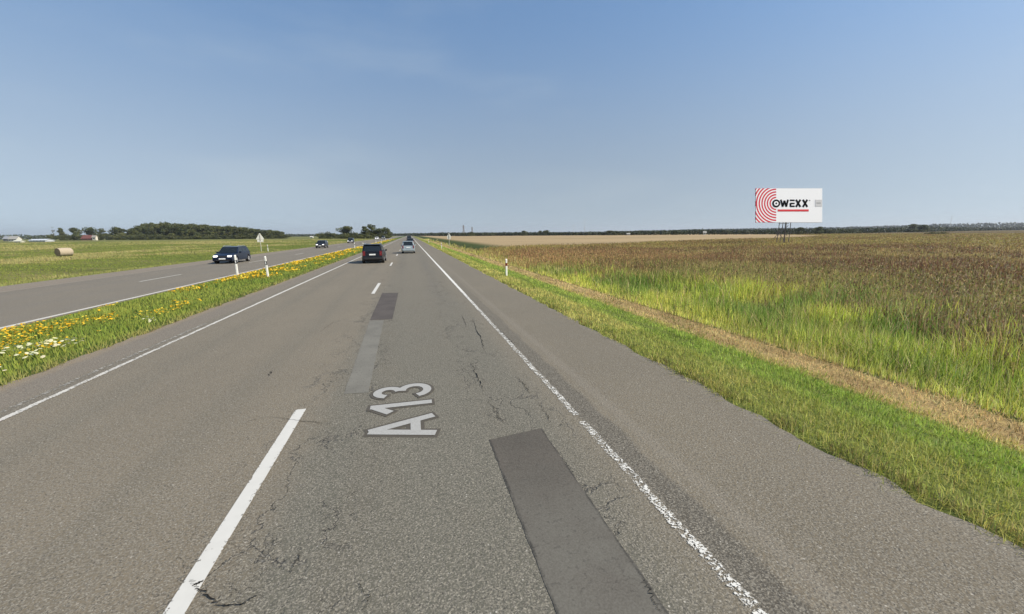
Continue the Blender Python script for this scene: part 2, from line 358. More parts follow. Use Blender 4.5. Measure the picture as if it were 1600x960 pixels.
def patch_mat(name, c, v=.25, sc_=60, outline_x=()):
    kind = name; name = name.replace('_mat', '')
    n = NT(name); f = n.noise(sc_, 3, .7); b = n.noise(1.4, 4)
    col = n.mix(n.step(b, .3, .7), tuple(x*.86 for x in c), tuple(x*1.12 for x in c))
    col = n.mix(n.mul(n.step(n.add(n.y, n.mul(b, .8)), 2.9, 4.5, .9, 0.0), n.step(n.noise(2.5, 5), .3, .65, .5, 1.0)), col, (.125,.118,.100))
    col = n.mix(n.step(n.noise(22, 3), .58, .66, 0, .4), col, (.045,.042,.037))
    if name == 'asphalt_patch' and outline_x:
        for ex in outline_x: col = n.mix(n.mul(n.band(n.x, ex-.012, ex+.012, .012), n.step(n.noise(3.5, 4), .35, .6, .1, .9)), col, (.025,.024,.022))
    col = n.mix(n.step(f, .3, .72, 0, v), col, (.26,.25,.22)); n.bump(f, .4, .004); return n.done(col, .88, .25)
def patch(name, outline, c, z=.004, v=.25):
    bm = bmesh.new(); P = []
    for i, (a, b) in enumerate(outline):
        a2, b2 = outline[(i+1) % len(outline)]; L = math.hypot(a2-a, b2-b); k = max(1, int(L/.06))
        for j in range(k):
            t = j/k; P.append((a+(a2-a)*t+random.uniform(-.006, .006), b+(b2-b)*t+random.uniform(-.008, .008)))
    bm.faces.new([bm.verts.new((p[0], p[1], z)) for p in P])
    return tag(obj(name, bm, patch_mat(name+'_mat', c, v=v, outline_x=(.808, 1.50) if c[0] < .0825 and outline[0][1] < 0 else ())), kind='structure')
patch('asphalt_patch', [(.80, -.5), (1.52, -.5), (1.50, 4.52), (.80, 4.40)], (.082,.072,.060), v=.22)
patch('asphalt_patch', [(-1.26, 12.15), (-.62, 12.05), (-.60, 17.7), (-1.27, 17.85)], (.082,.070,.064), v=.12)
patch('asphalt_patch', [(-1.13, 6.4), (-.76, 6.35), (-.86, 12.0), (-1.25, 12.05)], (.165,.158,.136), v=.22)

# open cracks in the wearing course
bm = bmesh.new()
def crack(pts, w0, n_=13):
    w0 *= .62
    G = [ground_at(*p) for p in pts]; P = []
    for a, b in zip(G, G[1:]):
        for i in range(n_): P.append(a.lerp(b, i/n_)+Vector((random.uniform(-.022, .022), random.uniform(-.03, .03)*min(2, (b-a).length), 0)))
    P.append(G[-1]); L = []
    for i, p in enumerate(P):
        w_ = w0*random.uniform(.15, 1.0)*(math.sin(math.pi*(i+.6)/(len(P)+.2))*.8+.2); t = (P[min(i+1, len(P)-1)]-P[max(0, i-1)]).normalized(); q = Vector((-t.y, t.x, 0))*w_
        L.append([bm.verts.new((v.x, v.y, .0105)) for v in (p-q, p+q)])
    for m_, k_ in zip(L, L[1:]): bm.faces.new((m_[0], m_[1], k_[1], k_[0]))
for pts, w0 in [([(298,908),(312,922),(345,948),(378,946),(405,930)], .011), ([(300,918),(318,908)], .016), ([(425,652),(455,657),(486,660),(520,664)], .010), ([(372,664),(400,656),(425,652)], .006),
    ([(738,500),(752,530),(757,548)], .016), ([(770,506),(792,528),(803,538)], .018), ([(736,566),(748,595),(756,612)], .014), ([(762,625),(776,648),(792,664)], .010),
    ([(806,588),(820,603),(829,616)], .012), ([(842,630),(855,648),(862,664)], .010), ([(722,492),(728,512)], .012), ([(420,588),(425,580)], .02), ([(470,850),(462,880),(448,905)], .008),
    ([(1003,905),(1020,935),(1035,960)], .007), ([(560,905),(575,935),(570,958)], .006), ([(640,480),(668,470),(690,462)], .012), ([(498,520),(520,505),(545,498)], .010)]: crack(pts, w0)
tag(obj('road_crack', bm, plain('crack_dark', (.022,.021,.019), .95, .1)), kind='structure')
# map overlay road name, added flat on the lane, read along the driving direction
def text_mesh(body, size, offset=0.0, bold=0.0):
    cu = bpy.data.curves.new('t', 'FONT'); cu.body = body; cu.size = size; cu.offset = offset; cu.resolution_u = 8
    o = bpy.data.objects.new('t', cu); COL.objects.link(o); bpy.context.view_layer.update()
    me = bpy.data.meshes.new_from_object(o.evaluated_get(bpy.context.evaluated_depsgraph_get())); bpy.data.objects.remove(o)
    return me
def ribbon(bm, pts, wd, z, cap):
    P = [Vector(p) for p in pts]; d0 = (P[0]-P[1]).normalized(); d1 = (P[-1]-P[-2]).normalized(); P[0] = P[0]+d0*cap; P[-1] = P[-1]+d1*cap; L = []
    for i, p in enumerate(P):
        t = (P[min(i+1, len(P)-1)]-P[max(i-1, 0)]).normalized(); q = Vector((-t.y, t.x))*wd/2
        L.append([bm.verts.new((.18-v.y, v.x, z)) for v in (p-q, p+q)])      # u along the road, h across it
    for m_, n_ in zip(L, L[1:]): bm.faces.new((m_[0], m_[1], n_[1], n_[0]))
def arc(cx_, cy_, rx, ry, a0, a1, n_=18): return [(cx_+rx*math.cos(rad(a0+(a1-a0)*i/n_)), cy_+ry*math.sin(rad(a0+(a1-a0)*i/n_))) for i in range(n_+1)]
GLY = [[(4.75, .0), (4.98, .80)], [(5.26, .0), (4.98, .80)], [(4.84, .235), (5.17, .235)], [(5.73, .0), (5.73, .85)], [(5.715, .80), (5.49, .58)],
       arc(6.25, .635, .165, .165, 165, -80), arc(6.25, .235, .22, .20, 85, -165)]
def overlay_text(name, wd, mat, z, parent, cap):
    bm = bmesh.new()
    for i, g in enumerate(GLY): ribbon(bm, g, wd, z+.0007*i, cap)
    return obj(name, bm, mat, parent)
tx = empty('road_lettering', (0, 0, 0), label='A13 painted in pale grey letters with a dark outline on the right lane', cat='road marking')
overlay_text('letter_outline', .225, plain('letter_outline_paint', (.085,.076,.062), .9), .003, tx, .05)
lt = NT('letter_paint'); lt.done(lt.mix(lt.step(lt.noise(60,3,.7), .3, .7, 0, .6), (.40,.40,.385), (.27,.265,.25)), .85, .2)
overlay_text('letters', .128, lt.m, .009, tx, .01)

# ------------------------------------------------------------------ blades, tufts, flowers as big meshes
def blades(name, P, h, wd, col, mat, lean=.35, seg=2, kind='stuff', label=None, cat=None, parent=None):
    N = len(P); ang = rng.uniform(0, 2*np.pi, N); dx = np.cos(ang)*wd/2; dy = np.sin(ang)*wd/2
    la = rng.uniform(0, 2*np.pi, N); lr = np.abs(rng.normal(0, lean, N)); Lx = np.cos(la)*lr*h - .04*h; Ly = np.sin(la)*lr*h
    h2 = h*np.sqrt(np.clip(1-lr*lr*.5, .2, 1))
    if seg == 2:
        v = np.zeros((N, 5, 3)); v[:, 0] = P - np.stack([dx, dy, 0*dx], 1); v[:, 1] = P + np.stack([dx, dy, 0*dx], 1)
        mid = P + np.stack([Lx*.3, Ly*.3, h2*.55], 1); v[:, 2] = mid + np.stack([dx, dy, 0*dx], 1)*.8; v[:, 3] = mid - np.stack([dx, dy, 0*dx], 1)*.8
        v[:, 4] = P + np.stack([Lx, Ly, h2], 1); nv = 5
        idx = (np.array([0,1,2,3, 3,2,4])[None] + np.arange(N)[:, None]*5).ravel()
        tot = np.tile([4, 3], N); start = np.concatenate([[0], np.cumsum(tot)[:-1]])
    else:
        v = np.zeros((N, 3, 3)); v[:, 0] = P - np.stack([dx, dy, 0*dx], 1); v[:, 1] = P + np.stack([dx, dy, 0*dx], 1); v[:, 2] = P + np.stack([Lx, Ly, h2], 1); nv = 3
        idx = np.arange(N*3); tot = np.full(N, 3); start = np.arange(N)*3
    return raw(name, v.reshape(-1, 3), idx, start, tot, np.repeat(col, nv, 0), mat, kind, label, cat, parent)
def raw(name, v, idx, start, tot, col, mat, kind=None, label=None, cat=None, parent=None):
    me = bpy.data.meshes.new(name); me.vertices.add(len(v)); me.vertices.foreach_set('co', v.astype(np.float32).ravel())
    me.loops.add(len(idx)); me.loops.foreach_set('vertex_index', idx.astype(np.int32))
    me.polygons.add(len(tot)); me.polygons.foreach_set('loop_start', start.astype(np.int32)); me.polygons.foreach_set('loop_total', tot.astype(np.int32))
    me.update(calc_edges=True)
    ca = me.color_attributes.new('tint', 'FLOAT_COLOR', 'POINT')
    c4 = np.ones((len(v), 4), np.float32); c4[:, :3] = np.clip(col, 0, 1); ca.data.foreach_set('color', c4.ravel())
    return tag(link(name, me, mat, parent), kind=kind, label=label, cat=cat)
def scatter(x0f, x1f, ybins, dens, dmin=1.5):
    """points between x0(y) and x1(y); density falls with distance from the road viewpoint"""
    out = []
    for a, b in zip(ybins, ybins[1:]):
        m = (a+b)/2; X0 = min(x0f(a), x0f(b)); X1 = max(x1f(a), x1f(b))
        nb = max(1, int((X1-X0)/max(3, m*.4))); xe = np.linspace(X0, X1, nb+1)
        for c, d in zip(xe, xe[1:]):
            dist = max(dmin, math.hypot(m, (c+d)/2)); n = int(dens(dist)*(b-a)*(d-c))
            if n < 1: continue
            px = rng.uniform(c, d, n); py = rng.uniform(a, b, n); fx0 = np.interp(py, [a, b], [x0f(a), x0f(b)]); fx1 = np.interp(py, [a, b], [x1f(a), x1f(b)])
            k = (px >= fx0) & (px <= fx1)
            ang = np.degrees(np.arctan2(px, py)) - 14; k &= (ang > -62) & (ang < 66)
            out.append(np.stack([px[k], py[k]], 1))
    p = np.concatenate(out); return p[:, 0], p[:, 1]
def lerp(a, b, t): t = np.asarray(t)[:, None]; return np.asarray(a)*(1-t)+np.asarray(b)*t
GAIN = 1.35
def jit(c, s=.18): return GAIN*c*(1+rng.normal(0, s, (len(c), 1)))*(1+rng.normal(0, s*.25, c.shape))
geo = lambda a, b, n: np.geomspace(a, b, n)
YB = np.concatenate([[1.0, 2.0, 3.0], geo(4, 300, 34)])

# right verge, mown
x, y = scatter(lambda t: 4.36, lambda t: 7.35, YB, lambda d: min(1500, 60000/d**1.9))
k = rng.random(len(x)) < sm(4.30, 4.62+.0*x, x + .22*(vnoise(x, y, .35, 5)-.4)) * (1-.75*sm(6.85, 7.3, x+.3*(vnoise(x, y, .9, 6)-.5)))
x, y = x[k], y[k]; d = np.hypot(x, y)
P = np.stack([x, y, gz(x, y)-.01], 1)
rut = np.exp(-((x-6.15+.25*(vnoise(0*x, y, 9, 8)-.5))/.14)**2)*sm(.35, .6, vnoise(x, y, 2.2, 12))
edge = sm(5.0, 4.45, x)
h = (.05+.05*vnoise(x, y, .7, 9)+.05*vnoise(x, y, .2, 10))*(1-.5*rut)*(1+.35*edge)
c = lerp((.190,.215,.042), (.32,.30,.085), sm(.35, .75, vnoise(x, y, 1.4, 11)*.6+vnoise(x, y, .25, 19)*.4))
c = lerp(1, 1, 0*x)*c
t = sm(.5, 1.0, rng.random(len(x)))*.5*sm(6.2, 5.0, x); c = c*(1-t[:, None]) + np.array((.34,.27,.12))*t[:, None]
gt = (sm(5.6, 6.0, x)*sm(7.1, 6.7, x))[:, None]*.75; c = c*(1-gt)+np.array((.175,.255,.040))*gt
c = c*(1-.45*rut[:, None])
blades('verge_grass', P, h*rng.uniform(.6, 1.3, len(x)), np.clip(d*.0014, .007, .12), jit(c*1.42*np.array((1.02,1.0,.95)), .22), MAT['grass'], .95)
# ragged tufts and clover clumps along the asphalt edge
x, y = scatter(lambda t: 4.28, lambda t: 4.75, YB, lambda d: min(1300, 26000/d**1.7))
k = vnoise(x*1.0, y, .38, 31) > .42 + .55*sm(4.62, 4.30, x); x, y = x[k], y[k]; d = np.hypot(x, y)
c = jit(lerp((.10,.12,.028), (.28,.20,.08), rng.random(len(x))**1.8))
blades('verge_edge_grass', np.stack([x, y, gz(x, y)], 1), rng.uniform(.05, .14, len(x)), np.clip(d*.0014, .007, .1), c, MAT['grass'], .8)
# cut hay strip
x, y = scatter(lambda t: 6.9, lambda t: 8.35, YB, lambda d: min(1200, 42000/d**1.9))
k = rng.random(len(x)) < sm(6.85, 7.15, x+.5*(vnoise(x, y, .8, 14)-.5)); x, y = x[k], y[k]; d = np.hypot(x, y)
c = jit(lerp((.58,.44,.19), (.30,.21,.09), sm(.35,.75,vnoise(x*1.0, y*.35, .35, 13))), .25)
gr = (rng.random(len(x)) < .13+.3*sm(.6,.8,vnoise(x,y,1.5,15))); c[gr] = jit(np.tile((.17,.18,.045), (gr.sum(), 1)))
blades('cut_hay', np.stack([x, y, gz(x, y)+rng.uniform(-.01, .035, len(x))], 1), rng.uniform(.05, .11, len(x)), np.clip(d*.0011, .005, .1), c, MAT['grass'], 1.15)
# tall green grass in the ditch
gb = lambda t: float(np.interp(t, [0,5,8.5,12,16,19,24,40,90], [11.4,12.2,13.8,14.6,14.2,12.6,11.3,10.0,9.4]))
GB = lambda t: np.interp(t, [0,5,8.5,12,16,19,24,40,90], [11.4,12.2,13.8,14.6,14.2,12.6,11.3,10.0,9.4])
x, y = scatter(lambda t: 8.28, lambda t: gb(t)+2.5, np.concatenate([[.5, 1.5, 2.5, 3.5], geo(4.5, 260, 34)]), lambda d: min(700, 52000/d**2))
x0 = x - GB(y); k = rng.random(len(x)) > sm(-1.2, 2.2, x0+2.2*(vnoise(x, y, 2.5, 16)-.5)); x, y = x[k], y[k]; d = np.hypot(x, y)
f = .12+.88*sm(8.3, 9.6, x)
hh = (.14+.50*f)*(.65+.7*vnoise(x, y, 1.3, 17))*rng.uniform(.6, 1.2, len(x))
c = lerp((.125,.185,.030), (.30,.33,.050), sm(.3, .7, vnoise(x, y, 1.8, 18)))
low = sm(10.2, 8.5, x)*.65; c = c*(1-low[:, None])+np.array((.36,.35,.07))*low[:, None]
t = (.35+.65*sm(.35, .7, vnoise(x, y, 5, 20)))*sm(24, 42, d)*.75+sm(.70, .85, vnoise(x, y, .8, 44))*.35; c = c*(1-t[:, None])+np.array((.27,.20,.085))*t[:, None]
br = rng.random(len(x)) < .12; c[br] = (.33,.26,.12)
blades('ditch_grass', np.stack([x, y, gz(x, y)-.02], 1), hh, np.clip(d*.0013, .008, .3), jit(c*1.42, .26), MAT['grass'], .42)
# rank weeds of the field, brown and olive
def wedge0(t): return gb(t)-2.0
def wedge1(t): return max(gb(t)+1, (t-44)/.30) if t > 62 else 260.
x, y = scatter(lambda t: gb(t)-1.5, lambda t: min(300., 30+5.2*t+60), np.concatenate([[-3.,0,3.], geo(5, 230, 40)]), lambda d: min(420, 105000/d**2.0), 5)
k = (y < (.40*x+62+np.maximum(0, x-110)*.12+np.maximum(0, x-210))+8*(vnoise(x, y, 20, 21)-.5)) & (rng.random(len(x)) < sm(-1.6, 1.5, x-GB(y)+2.2*(vnoise(x, y, 2.5, 16)-.5)))
x, y = x[k], y[k]; d = np.hypot(x, y)
depth = x*math.sin(YAW)+y*math.cos(YAW)
n1 = vnoise(x, y, 9, 22)*.55+vnoise(x, y, 2.5, 23)*.45
red = sm(.40, .62, n1)
c = lerp((.34,.255,.095), (.165,.090,.045), red)
ol = sm(46, 66, depth+10*(vnoise(x, y, 14, 24)-.5))[:, None]*.8; c = c*(1-ol)+lerp((.31,.255,.070), (.25,.165,.055), red)*ol
nr = sm(34, 12, d)[:, None]*sm(.45,.6,vnoise(x,y,3,25))[:, None]*.4; c = c*(1-nr)+np.array((.33,.26,.13))*nr
orr = (sm(22,32,y)*sm(60,45,y)*sm(34,20,x))[:, None]*.75; c = c*(1-orr)+np.array((.36,.21,.09))*orr
gg = rng.random(len(x)) < .10+.45*sm(.55,.75,vnoise(x,y,6,51))*sm(45,20,d); c[gg] = (.20,.22,.05)
blades('field_weeds', np.stack([x, y, gz(x, y)-.02], 1), rng.uniform(.28, .72, len(x))*(.75+.4*vnoise(x, y, 5, 26)), np.clip(d*.0021, .018, .4), jit(c, .22), MAT['grass'], .25, seg=1)
# seed heads and docks: small lumps on stems in the weeds
s = rng.random(len(x)) < .22; x, y, d = x[s], y[s], d[s]; zz = gz(x, y)+rng.uniform(.25, .62, len(x))
cc = jit(np.where((rng.random(len(x)) < .5)[:, None], (.17,.11,.055), (.27,.205,.085)), .25)
blades('weed_seed_heads', np.stack([x, y, zz], 1), rng.uniform(.05, .13, len(x)), np.clip(d*.0024, .022, .4), cc, MAT['grass'], .9, seg=1)
# median grass
x, y = scatter(lambda t: -10.93, lambda t: -6.72, np.concatenate([[3.], geo(4, 320, 40)]), lambda d: min(1000, 90000/d**2))
k = rng.random(len(x)) < sm(-6.66, -7.0, x+.3*(vnoise(x, y, .5, 27)-.5)); x, y = x[k], y[k]; d = np.hypot(x, y)
c = lerp((.135,.190,.030), (.22,.25,.048), vnoise(x, y, 1.6, 28)); e = sm(-7.3, -6.8, x)[:, None]*.6; c = c*(1-e)+np.array((.26,.21,.09))*e
hh = rng.uniform(.06, .15, len(x))*(1+.6*sm(-8.6, -9.6, x)*vnoise(x, y, .8, 29))*(.16+.84*sm(-10.95, -10.1, x))
blades('median_grass', np.stack([x, y, gz(x, y)-.01], 1), hh, np.clip(d*.0014, .008, .15), jit(c), MAT['grass'], .45)
# flowers on the median: small tilted discs
GAIN = 1.0
def flowers(name, x, y, z, r, col, label):
    N = len(x); ph = np.arange(6)*np.pi/3; tx_ = rng.normal(0, .35, N); ty_ = rng.normal(0, .35, N)
    v = np.zeros((N, 7, 3)); v[:, 0] = np.stack([x, y, z+r*.25], 1)
    for i in range(6):
        a = r*np.cos(ph[i]); b = r*np.sin(ph[i]); v[:, i+1] = np.stack([x+a, y+b, z+a*tx_+b*ty_], 1)
    idx = np.array([[0, i+1, (i+1) % 6+1] for i in range(6)]).ravel(); idx = (idx[None]+np.arange(N)[:, None]*7).ravel()
    tot = np.full(N*6, 3); return raw(name, v.reshape(-1, 3), idx, np.arange(N*6)*3, tot, np.repeat(col, 7, 0), MAT['petals'], 'stuff', label)
x, y = scatter(lambda t: -10.75, lambda t: -7.6, np.concatenate([[4.], geo(5, 260, 34)]), lambda d: min(230, 30000/d**1.95))
mk = vnoise(x, y, 1.9, 33)*.45+vnoise(x*1.0, y*.5, .7, 34)*.35+vnoise(x, y, .25, 35)*.2
centre = np.exp(-((x+9.85-.35*sm(20, 10, y))/(.65+.35*sm(20, 10, y)))**2)
dense = sm(27, 36, y)*.05-.02
k = mk + .20*centre + dense - .10*sm(15, 19, y)*sm(27, 23, y) + .10*sm(17, 12, y) > .56+.07*rng.random(len(x)); x, y = x[k], y[k]; d = np.hypot(x, y)
c = jit(np.where((rng.random(len(x)) < .62)[:, None], (.86,.50,.02), (.84,.66,.08)), .12)
flowers('yellow_flowers', x, y, gz(x, y)+rng.uniform(.06, .20, len(x))*(.35+.65*sm(-10.8, -10.1, x)), np.clip(d*.0015, .018, .14)*rng.uniform(.7, 1.3, len(x)), c, 'yellow and orange wild flowers in drifts along the grass median')
x, y = scatter(lambda t: -9.4, lambda t: -7.3, np.concatenate([[5.], geo(6, 14, 8)]), lambda d: 70.)
k = (vnoise(x, y, .45, 36) > .60) & (vnoise(x, y, 1.7, 37) > .35); x, y = x[k], y[k]
c = jit(np.tile((.80,.78,.52), (len(x), 1)), .08)
flowers('white_flowers', x, y, gz(x, y)+rng.uniform(.08, .20, len(x)), rng.uniform(.022, .045, len(x)), c, 'cream white clover heads near the edge of the median')
# left meadow
GAIN = 1.3
x, y = scatter(lambda t: max(-300., -60-3.2*t), lambda t: -20.72, np.concatenate([[4., 8.], geo(12, 300, 34)]), lambda d: min(150, 100000/d**2), 20)
k = rng.random(len(x)) < sm(-20.6, -21.0, x); x, y = x[k], y[k]; d = np.hypot(x, y)
nn = vnoise(x, y*.35, 7, 38)*.5+vnoise(x, y, 2.5, 39)*.3+vnoise(x, y, 26, 40)*.2
c = lerp((.165,.195,.040), (.30,.27,.105), sm(.44, .68, nn)); g2 = sm(-25, -21.5, x)[:, None]*.6; c = c*(1-g2)+np.array((.16,.20,.045))*g2
g3 = (sm(50,42,y)*sm(-40,-55,x))[:, None]*.6;  c = c*(1-g3)+np.array((.13,.20,.03))*g3
hh = rng.uniform(.06, .18, len(x))*(.6+1.2*sm(.4, .7, nn))*(1-.5*sm(-23, -21, x))
blades('meadow_grass', np.stack([x, y, gz(x, y)-.02], 1), hh, np.clip(d*.0020, .02, .5), jit(c, .16), MAT['grass'], .35, seg=1)

# ------------------------------------------------------------------ trees
def crown_mesh(seed, W, H, z0, nclump, per, leaf, base=(.066,.086,.032), olive=(.13,.135,.045)):
    r = np.random.default_rng(seed); vs_, cs = [], []
    for i in range(nclump):
        u = r.random()**1.15; zc = z0+(H-z0)*(.06+.86*u); wr = W/2*math.sin(math.pi*min(.93, .30+.60*u))**.7
        a = r.uniform(0, 2*np.pi); q = wr*r.uniform(.2, .85); c0 = np.array([q*math.cos(a), q*math.sin(a), zc])
        R = W*.5*r.uniform(.30, .52); tc = lerp(base, olive, [r.random()])[0]*r.uniform(.7, 1.25)
        dirs = r.normal(0, 1, (per, 3)); dirs /= np.linalg.norm(dirs, axis=1)[:, None]
        p = c0 + dirs*R*(r.uniform(.55, 1.05, per)**.6)[:, None]*np.array([1, 1, .8])
        t1 = r.normal(0, 1, (per, 3)); t1 /= np.linalg.norm(t1, axis=1)[:, None]; t2 = np.cross(t1, dirs); t2 /= np.linalg.norm(t2, axis=1)[:, None]+1e-6
        s_ = leaf*r.uniform(.6, 1.3, per)[:, None]
        vs_.append(np.stack([p-t1*s_, p-t2*s_*.6, p+t1*s_, p+t2*s_*.6], 1)); cs.append(np.repeat(tc[None]*(1+r.normal(0, .22, (per, 1))), 4, 0))
    v = np.concatenate(vs_).reshape(-1, 3); c = np.concatenate(cs); N = len(v)//4
    me_o = raw('crown', v, np.arange(N*4), np.arange(N)*4, np.full(N, 4), c, MAT['leaves'])
    return me_o
def tree_proto(seed, W, H, z0, nclump=16, per=70, leaf=.42, **k):
    o = empty('tree', (0, -60, 0)); cr = crown_mesh(seed, W, H, z0, nclump, per, leaf, **k); cr.parent = o
    bm = bmesh.new(); bar(bm, (0,0,-.2), (0,0,H*.55), .018*H, 7, .008*H)
    for i in range(5):
        a = i*1.3+seed; zz = H*(.28+.07*i); bar(bm, (0,0,zz), (math.cos(a)*W*.25, math.sin(a)*W*.25, zz+H*.2), .007*H, 5, .003*H)
    obj('trunk', bm, MAT['bark'], o); return o
round_t = [tree_proto(s, 10, 10, .4, 30, 80, .45) for s in (1, 2, 3)]
tall_t = [tree_proto(s, 6.5, 12, .8, 30, 70, .42) for s in (11, 12, 13, 14)]
pine_t = [tree_proto(s, 5.5, 14, 3.5, 14, 60, .38, base=(.042,.060,.028), olive=(.085,.085,.035)) for s in (21, 22)]
bush_t = [tree_proto(s, 10, 6, 0, 14, 70, .4) for s in (31, 32)]
bare_t = tree_proto(41, 4, 14, 4, 9, 26, .3, base=(.16,.17,.11), olive=(.22,.21,.15))
used = set()
DIM = {}
for p_, wh in [(p, (10, 10)) for p in round_t]+[(p, (6.5, 12)) for p in tall_t]+[(p, (5.5, 14)) for p in pine_t]+[(p, (10, 6)) for p in bush_t]+[(bare_t, (4, 14))]: DIM[p_.name] = wh
def tree(proto, px, top, wpx, depth, name, label, cat, group=None):
    o = proto if proto.name not in used else copy_tree(proto); used.add(proto.name)
    W, H = DIM[proto.name]; h = (hz(px)-top)*depth/F + CH; wd = wpx*1.38*depth/F/math.hypot(1, (px-800)/F)
    o.name = name; o.location = at(px, depth); o.scale = (wd/W, wd/W, h/H); o.rotation_euler[2] = random.uniform(0, 6.28)
    DIM[o.name] = (W, H); used.add(o.name)
    for k_ in ('label', 'category', 'group'):
        if k_ in o: del o[k_]
    return tag(o, label, cat, group)
G = 'trees standing beyond the left meadow'
tree(bare_t, 85, 354, 6, 420, 'bare_tree', 'thin pale sparse tree, leftmost of the trees beyond the meadow', 'tree', G)
tree(tall_t[0], 95.5, 355.5, 12, 420, 'tree', 'small dark round-topped tree just right of the thin pale one', 'tree', G)
tree(bush_t[0], 79, 366.5, 12, 420, 'bush', 'low dark bush left of the thin pale tree', 'bush', G)
tree(round_t[0], 120, 356.5, 19, 415, 'tree', 'broad olive green tree left of the red roofed house', 'tree', G)
tree(round_t[1], 142, 356, 20, 425, 'tree', 'dark broad tree right behind the red roofed house', 'tree', G)
tree(tall_t[1], 160.5, 357.5, 13, 415, 'tree', 'narrow tree alone between the red roofed house and the wood', 'tree', G)
tree(round_t[2], 183, 356.5, 25, 420, 'tree', 'dark dome shaped tree at the left end of the wood', 'tree', G)
tree(tall_t[2], 193, 358, 14, 430, 'tree', 'dark tree merging into the right side of the dome shaped tree', 'tree', G)
for i, px in enumerate(range(84, 200, 9)):
    tree(bush_t[i % 2], px+random.uniform(-2, 2), 366.6+random.uniform(-1.5, 1.5), 15, 405+random.uniform(-4, 6), 'hedge_bush', 'low dark hedge bush in the row beneath the trees left of the wood', 'bush', 'hedge bushes beyond the left meadow')
tops = [(200,361),(208,358),(216,354),(224,351),(235,350),(260,348.5),(300,350),(330,351),(345,352.5),(375,354.5),(400,357.5),(425,359.5),(440,361),(446,364)]
kinds = round_t+tall_t+pine_t+tall_t
for row, dep in enumerate((395, 420, 450)):
    px = 203.0
    while px < 444:
        tp = float(np.interp(px, *zip(*tops)))+(1.6 if row == 0 else .3)+random.uniform(-.4, 1.5)
        pr = random.choice(kinds if px > 300 else round_t+tall_t); wp = random.uniform(12, 18) if pr in round_t else random.uniform(9, 13)
        tree(pr, px, tp, wp, dep+random.uniform(-8, 8), 'wood_tree', 'green tree of the dense wood across the left meadow', 'tree', 'trees of the wood across the left meadow')
        px += random.uniform(5.5, 8.5)
px = 203.0
while px < 446:
    tree(random.choice(bush_t), px, 367.5+random.uniform(-1.5, 1.5), random.uniform(14, 20), 384+random.uniform(-4, 4), 'wood_bush', 'dark undergrowth bush along the near edge of the dense wood', 'bush', 'undergrowth along the wood'); px += 8
G = 'trees beside the road ahead on the left'
for (pr, px, tp, wp, dp, nm, lb) in [
    (bush_t[0], 500, 363.8, 12, 330, 'bush', 'low dark bush at the left end of the roadside trees'),
    (bush_t[1], 507, 363.2, 14, 325, 'bush', 'low dark rounded bush second from the left of the roadside trees'),
    (bush_t[0], 516, 362.8, 14, 320, 'bush', 'dark bush left of the broad roadside tree'),
    (bush_t[1], 524, 366, 10, 320, 'bush', 'smallest low bush tucked against the broad roadside tree'),
    (round_t[0], 540, 354, 22, 310, 'tree', 'broad round dark tree left of the tall roadside group'),
    (bush_t[0], 553, 362, 11, 310, 'bush', 'small bush right of the broad roadside tree'),
    (tall_t[0], 569.5, 352.8, 13, 300, 'tree', 'tall dark tree, left one of the roadside group'),
    (tall_t[1], 581, 351.2, 14, 305, 'tree', 'tallest tree in the middle of the roadside group'),
    (round_t[1], 592, 357.5, 13, 305, 'tree', 'lower rounded tree between the tallest and the right end one'),
    (round_t[2], 603.5, 356.8, 14, 300, 'tree', 'broad tree at the right end of the roadside group')]:
    tree(pr, px, tp, wp, dp, nm, lb, nm, G)
for px in (533, 547, 560, 566, 576, 587, 598, 606):
    tree(random.choice(bush_t), px, 366.5+random.uniform(-1, 1), 13, 296, 'roadside_bush', 'low dark bush at the foot of the roadside trees', 'bush', 'bushes at the foot of the roadside trees')
for (px, tp, wp, dp, lb) in [
    (675, 363.6, 5, 900, 'tiny dark tree on the skyline just right of the road ahead'),
    (735.5, 363, 8, 520, 'small dark tree at the foot of the second pylon'),
    (806, 363.2, 8, 520, 'small low dark tree left of the round one on the skyline'),
    (819.5, 360.8, 8, 480, 'small round dark tree on the skyline beyond the stubble'),
    (843.5, 360.8, 6, 470, 'narrow dark tree left of the wide one beyond the stubble'),
    (853, 360.5, 11, 470, 'wide dark tree, right one of two beyond the stubble'),
    (953, 360.6, 13, 418, 'dark tree at the left end of the longer tree line'),
    (963, 361.2, 13, 418, 'dark tree second from the left end of the longer tree line'),
    (1056, 359.8, 11, 380, 'darkest tree of the line left of the billboard'),
    (1424, 350.4, 15, 440, 'large dark tree right of the billboard, left one of a pair'),
    (1441, 351.6, 17, 450, 'large dark tree right of the billboard, right one of a pair'),
    (1279, 354.5, 12, 310, 'dark tree on the skyline under the right edge of the billboard'),
    (1249, 355.5, 12, 310, 'olive tree behind the legs of the billboard')]:
    tree(random.choice(round_t), px, tp, wp, dp, 'tree', lb, 'tree', 'single trees on the right skyline')
tree(bush_t[1], 1467, 362.4, 30, 210, 'thicket', 'low dark thicket in the weedy field at the far right', 'bush')
for p in round_t+tall_t+pine_t+bush_t+[bare_t]:
    if p.name.startswith('tree') and p.location.y == -60: print('unused proto', p.name)

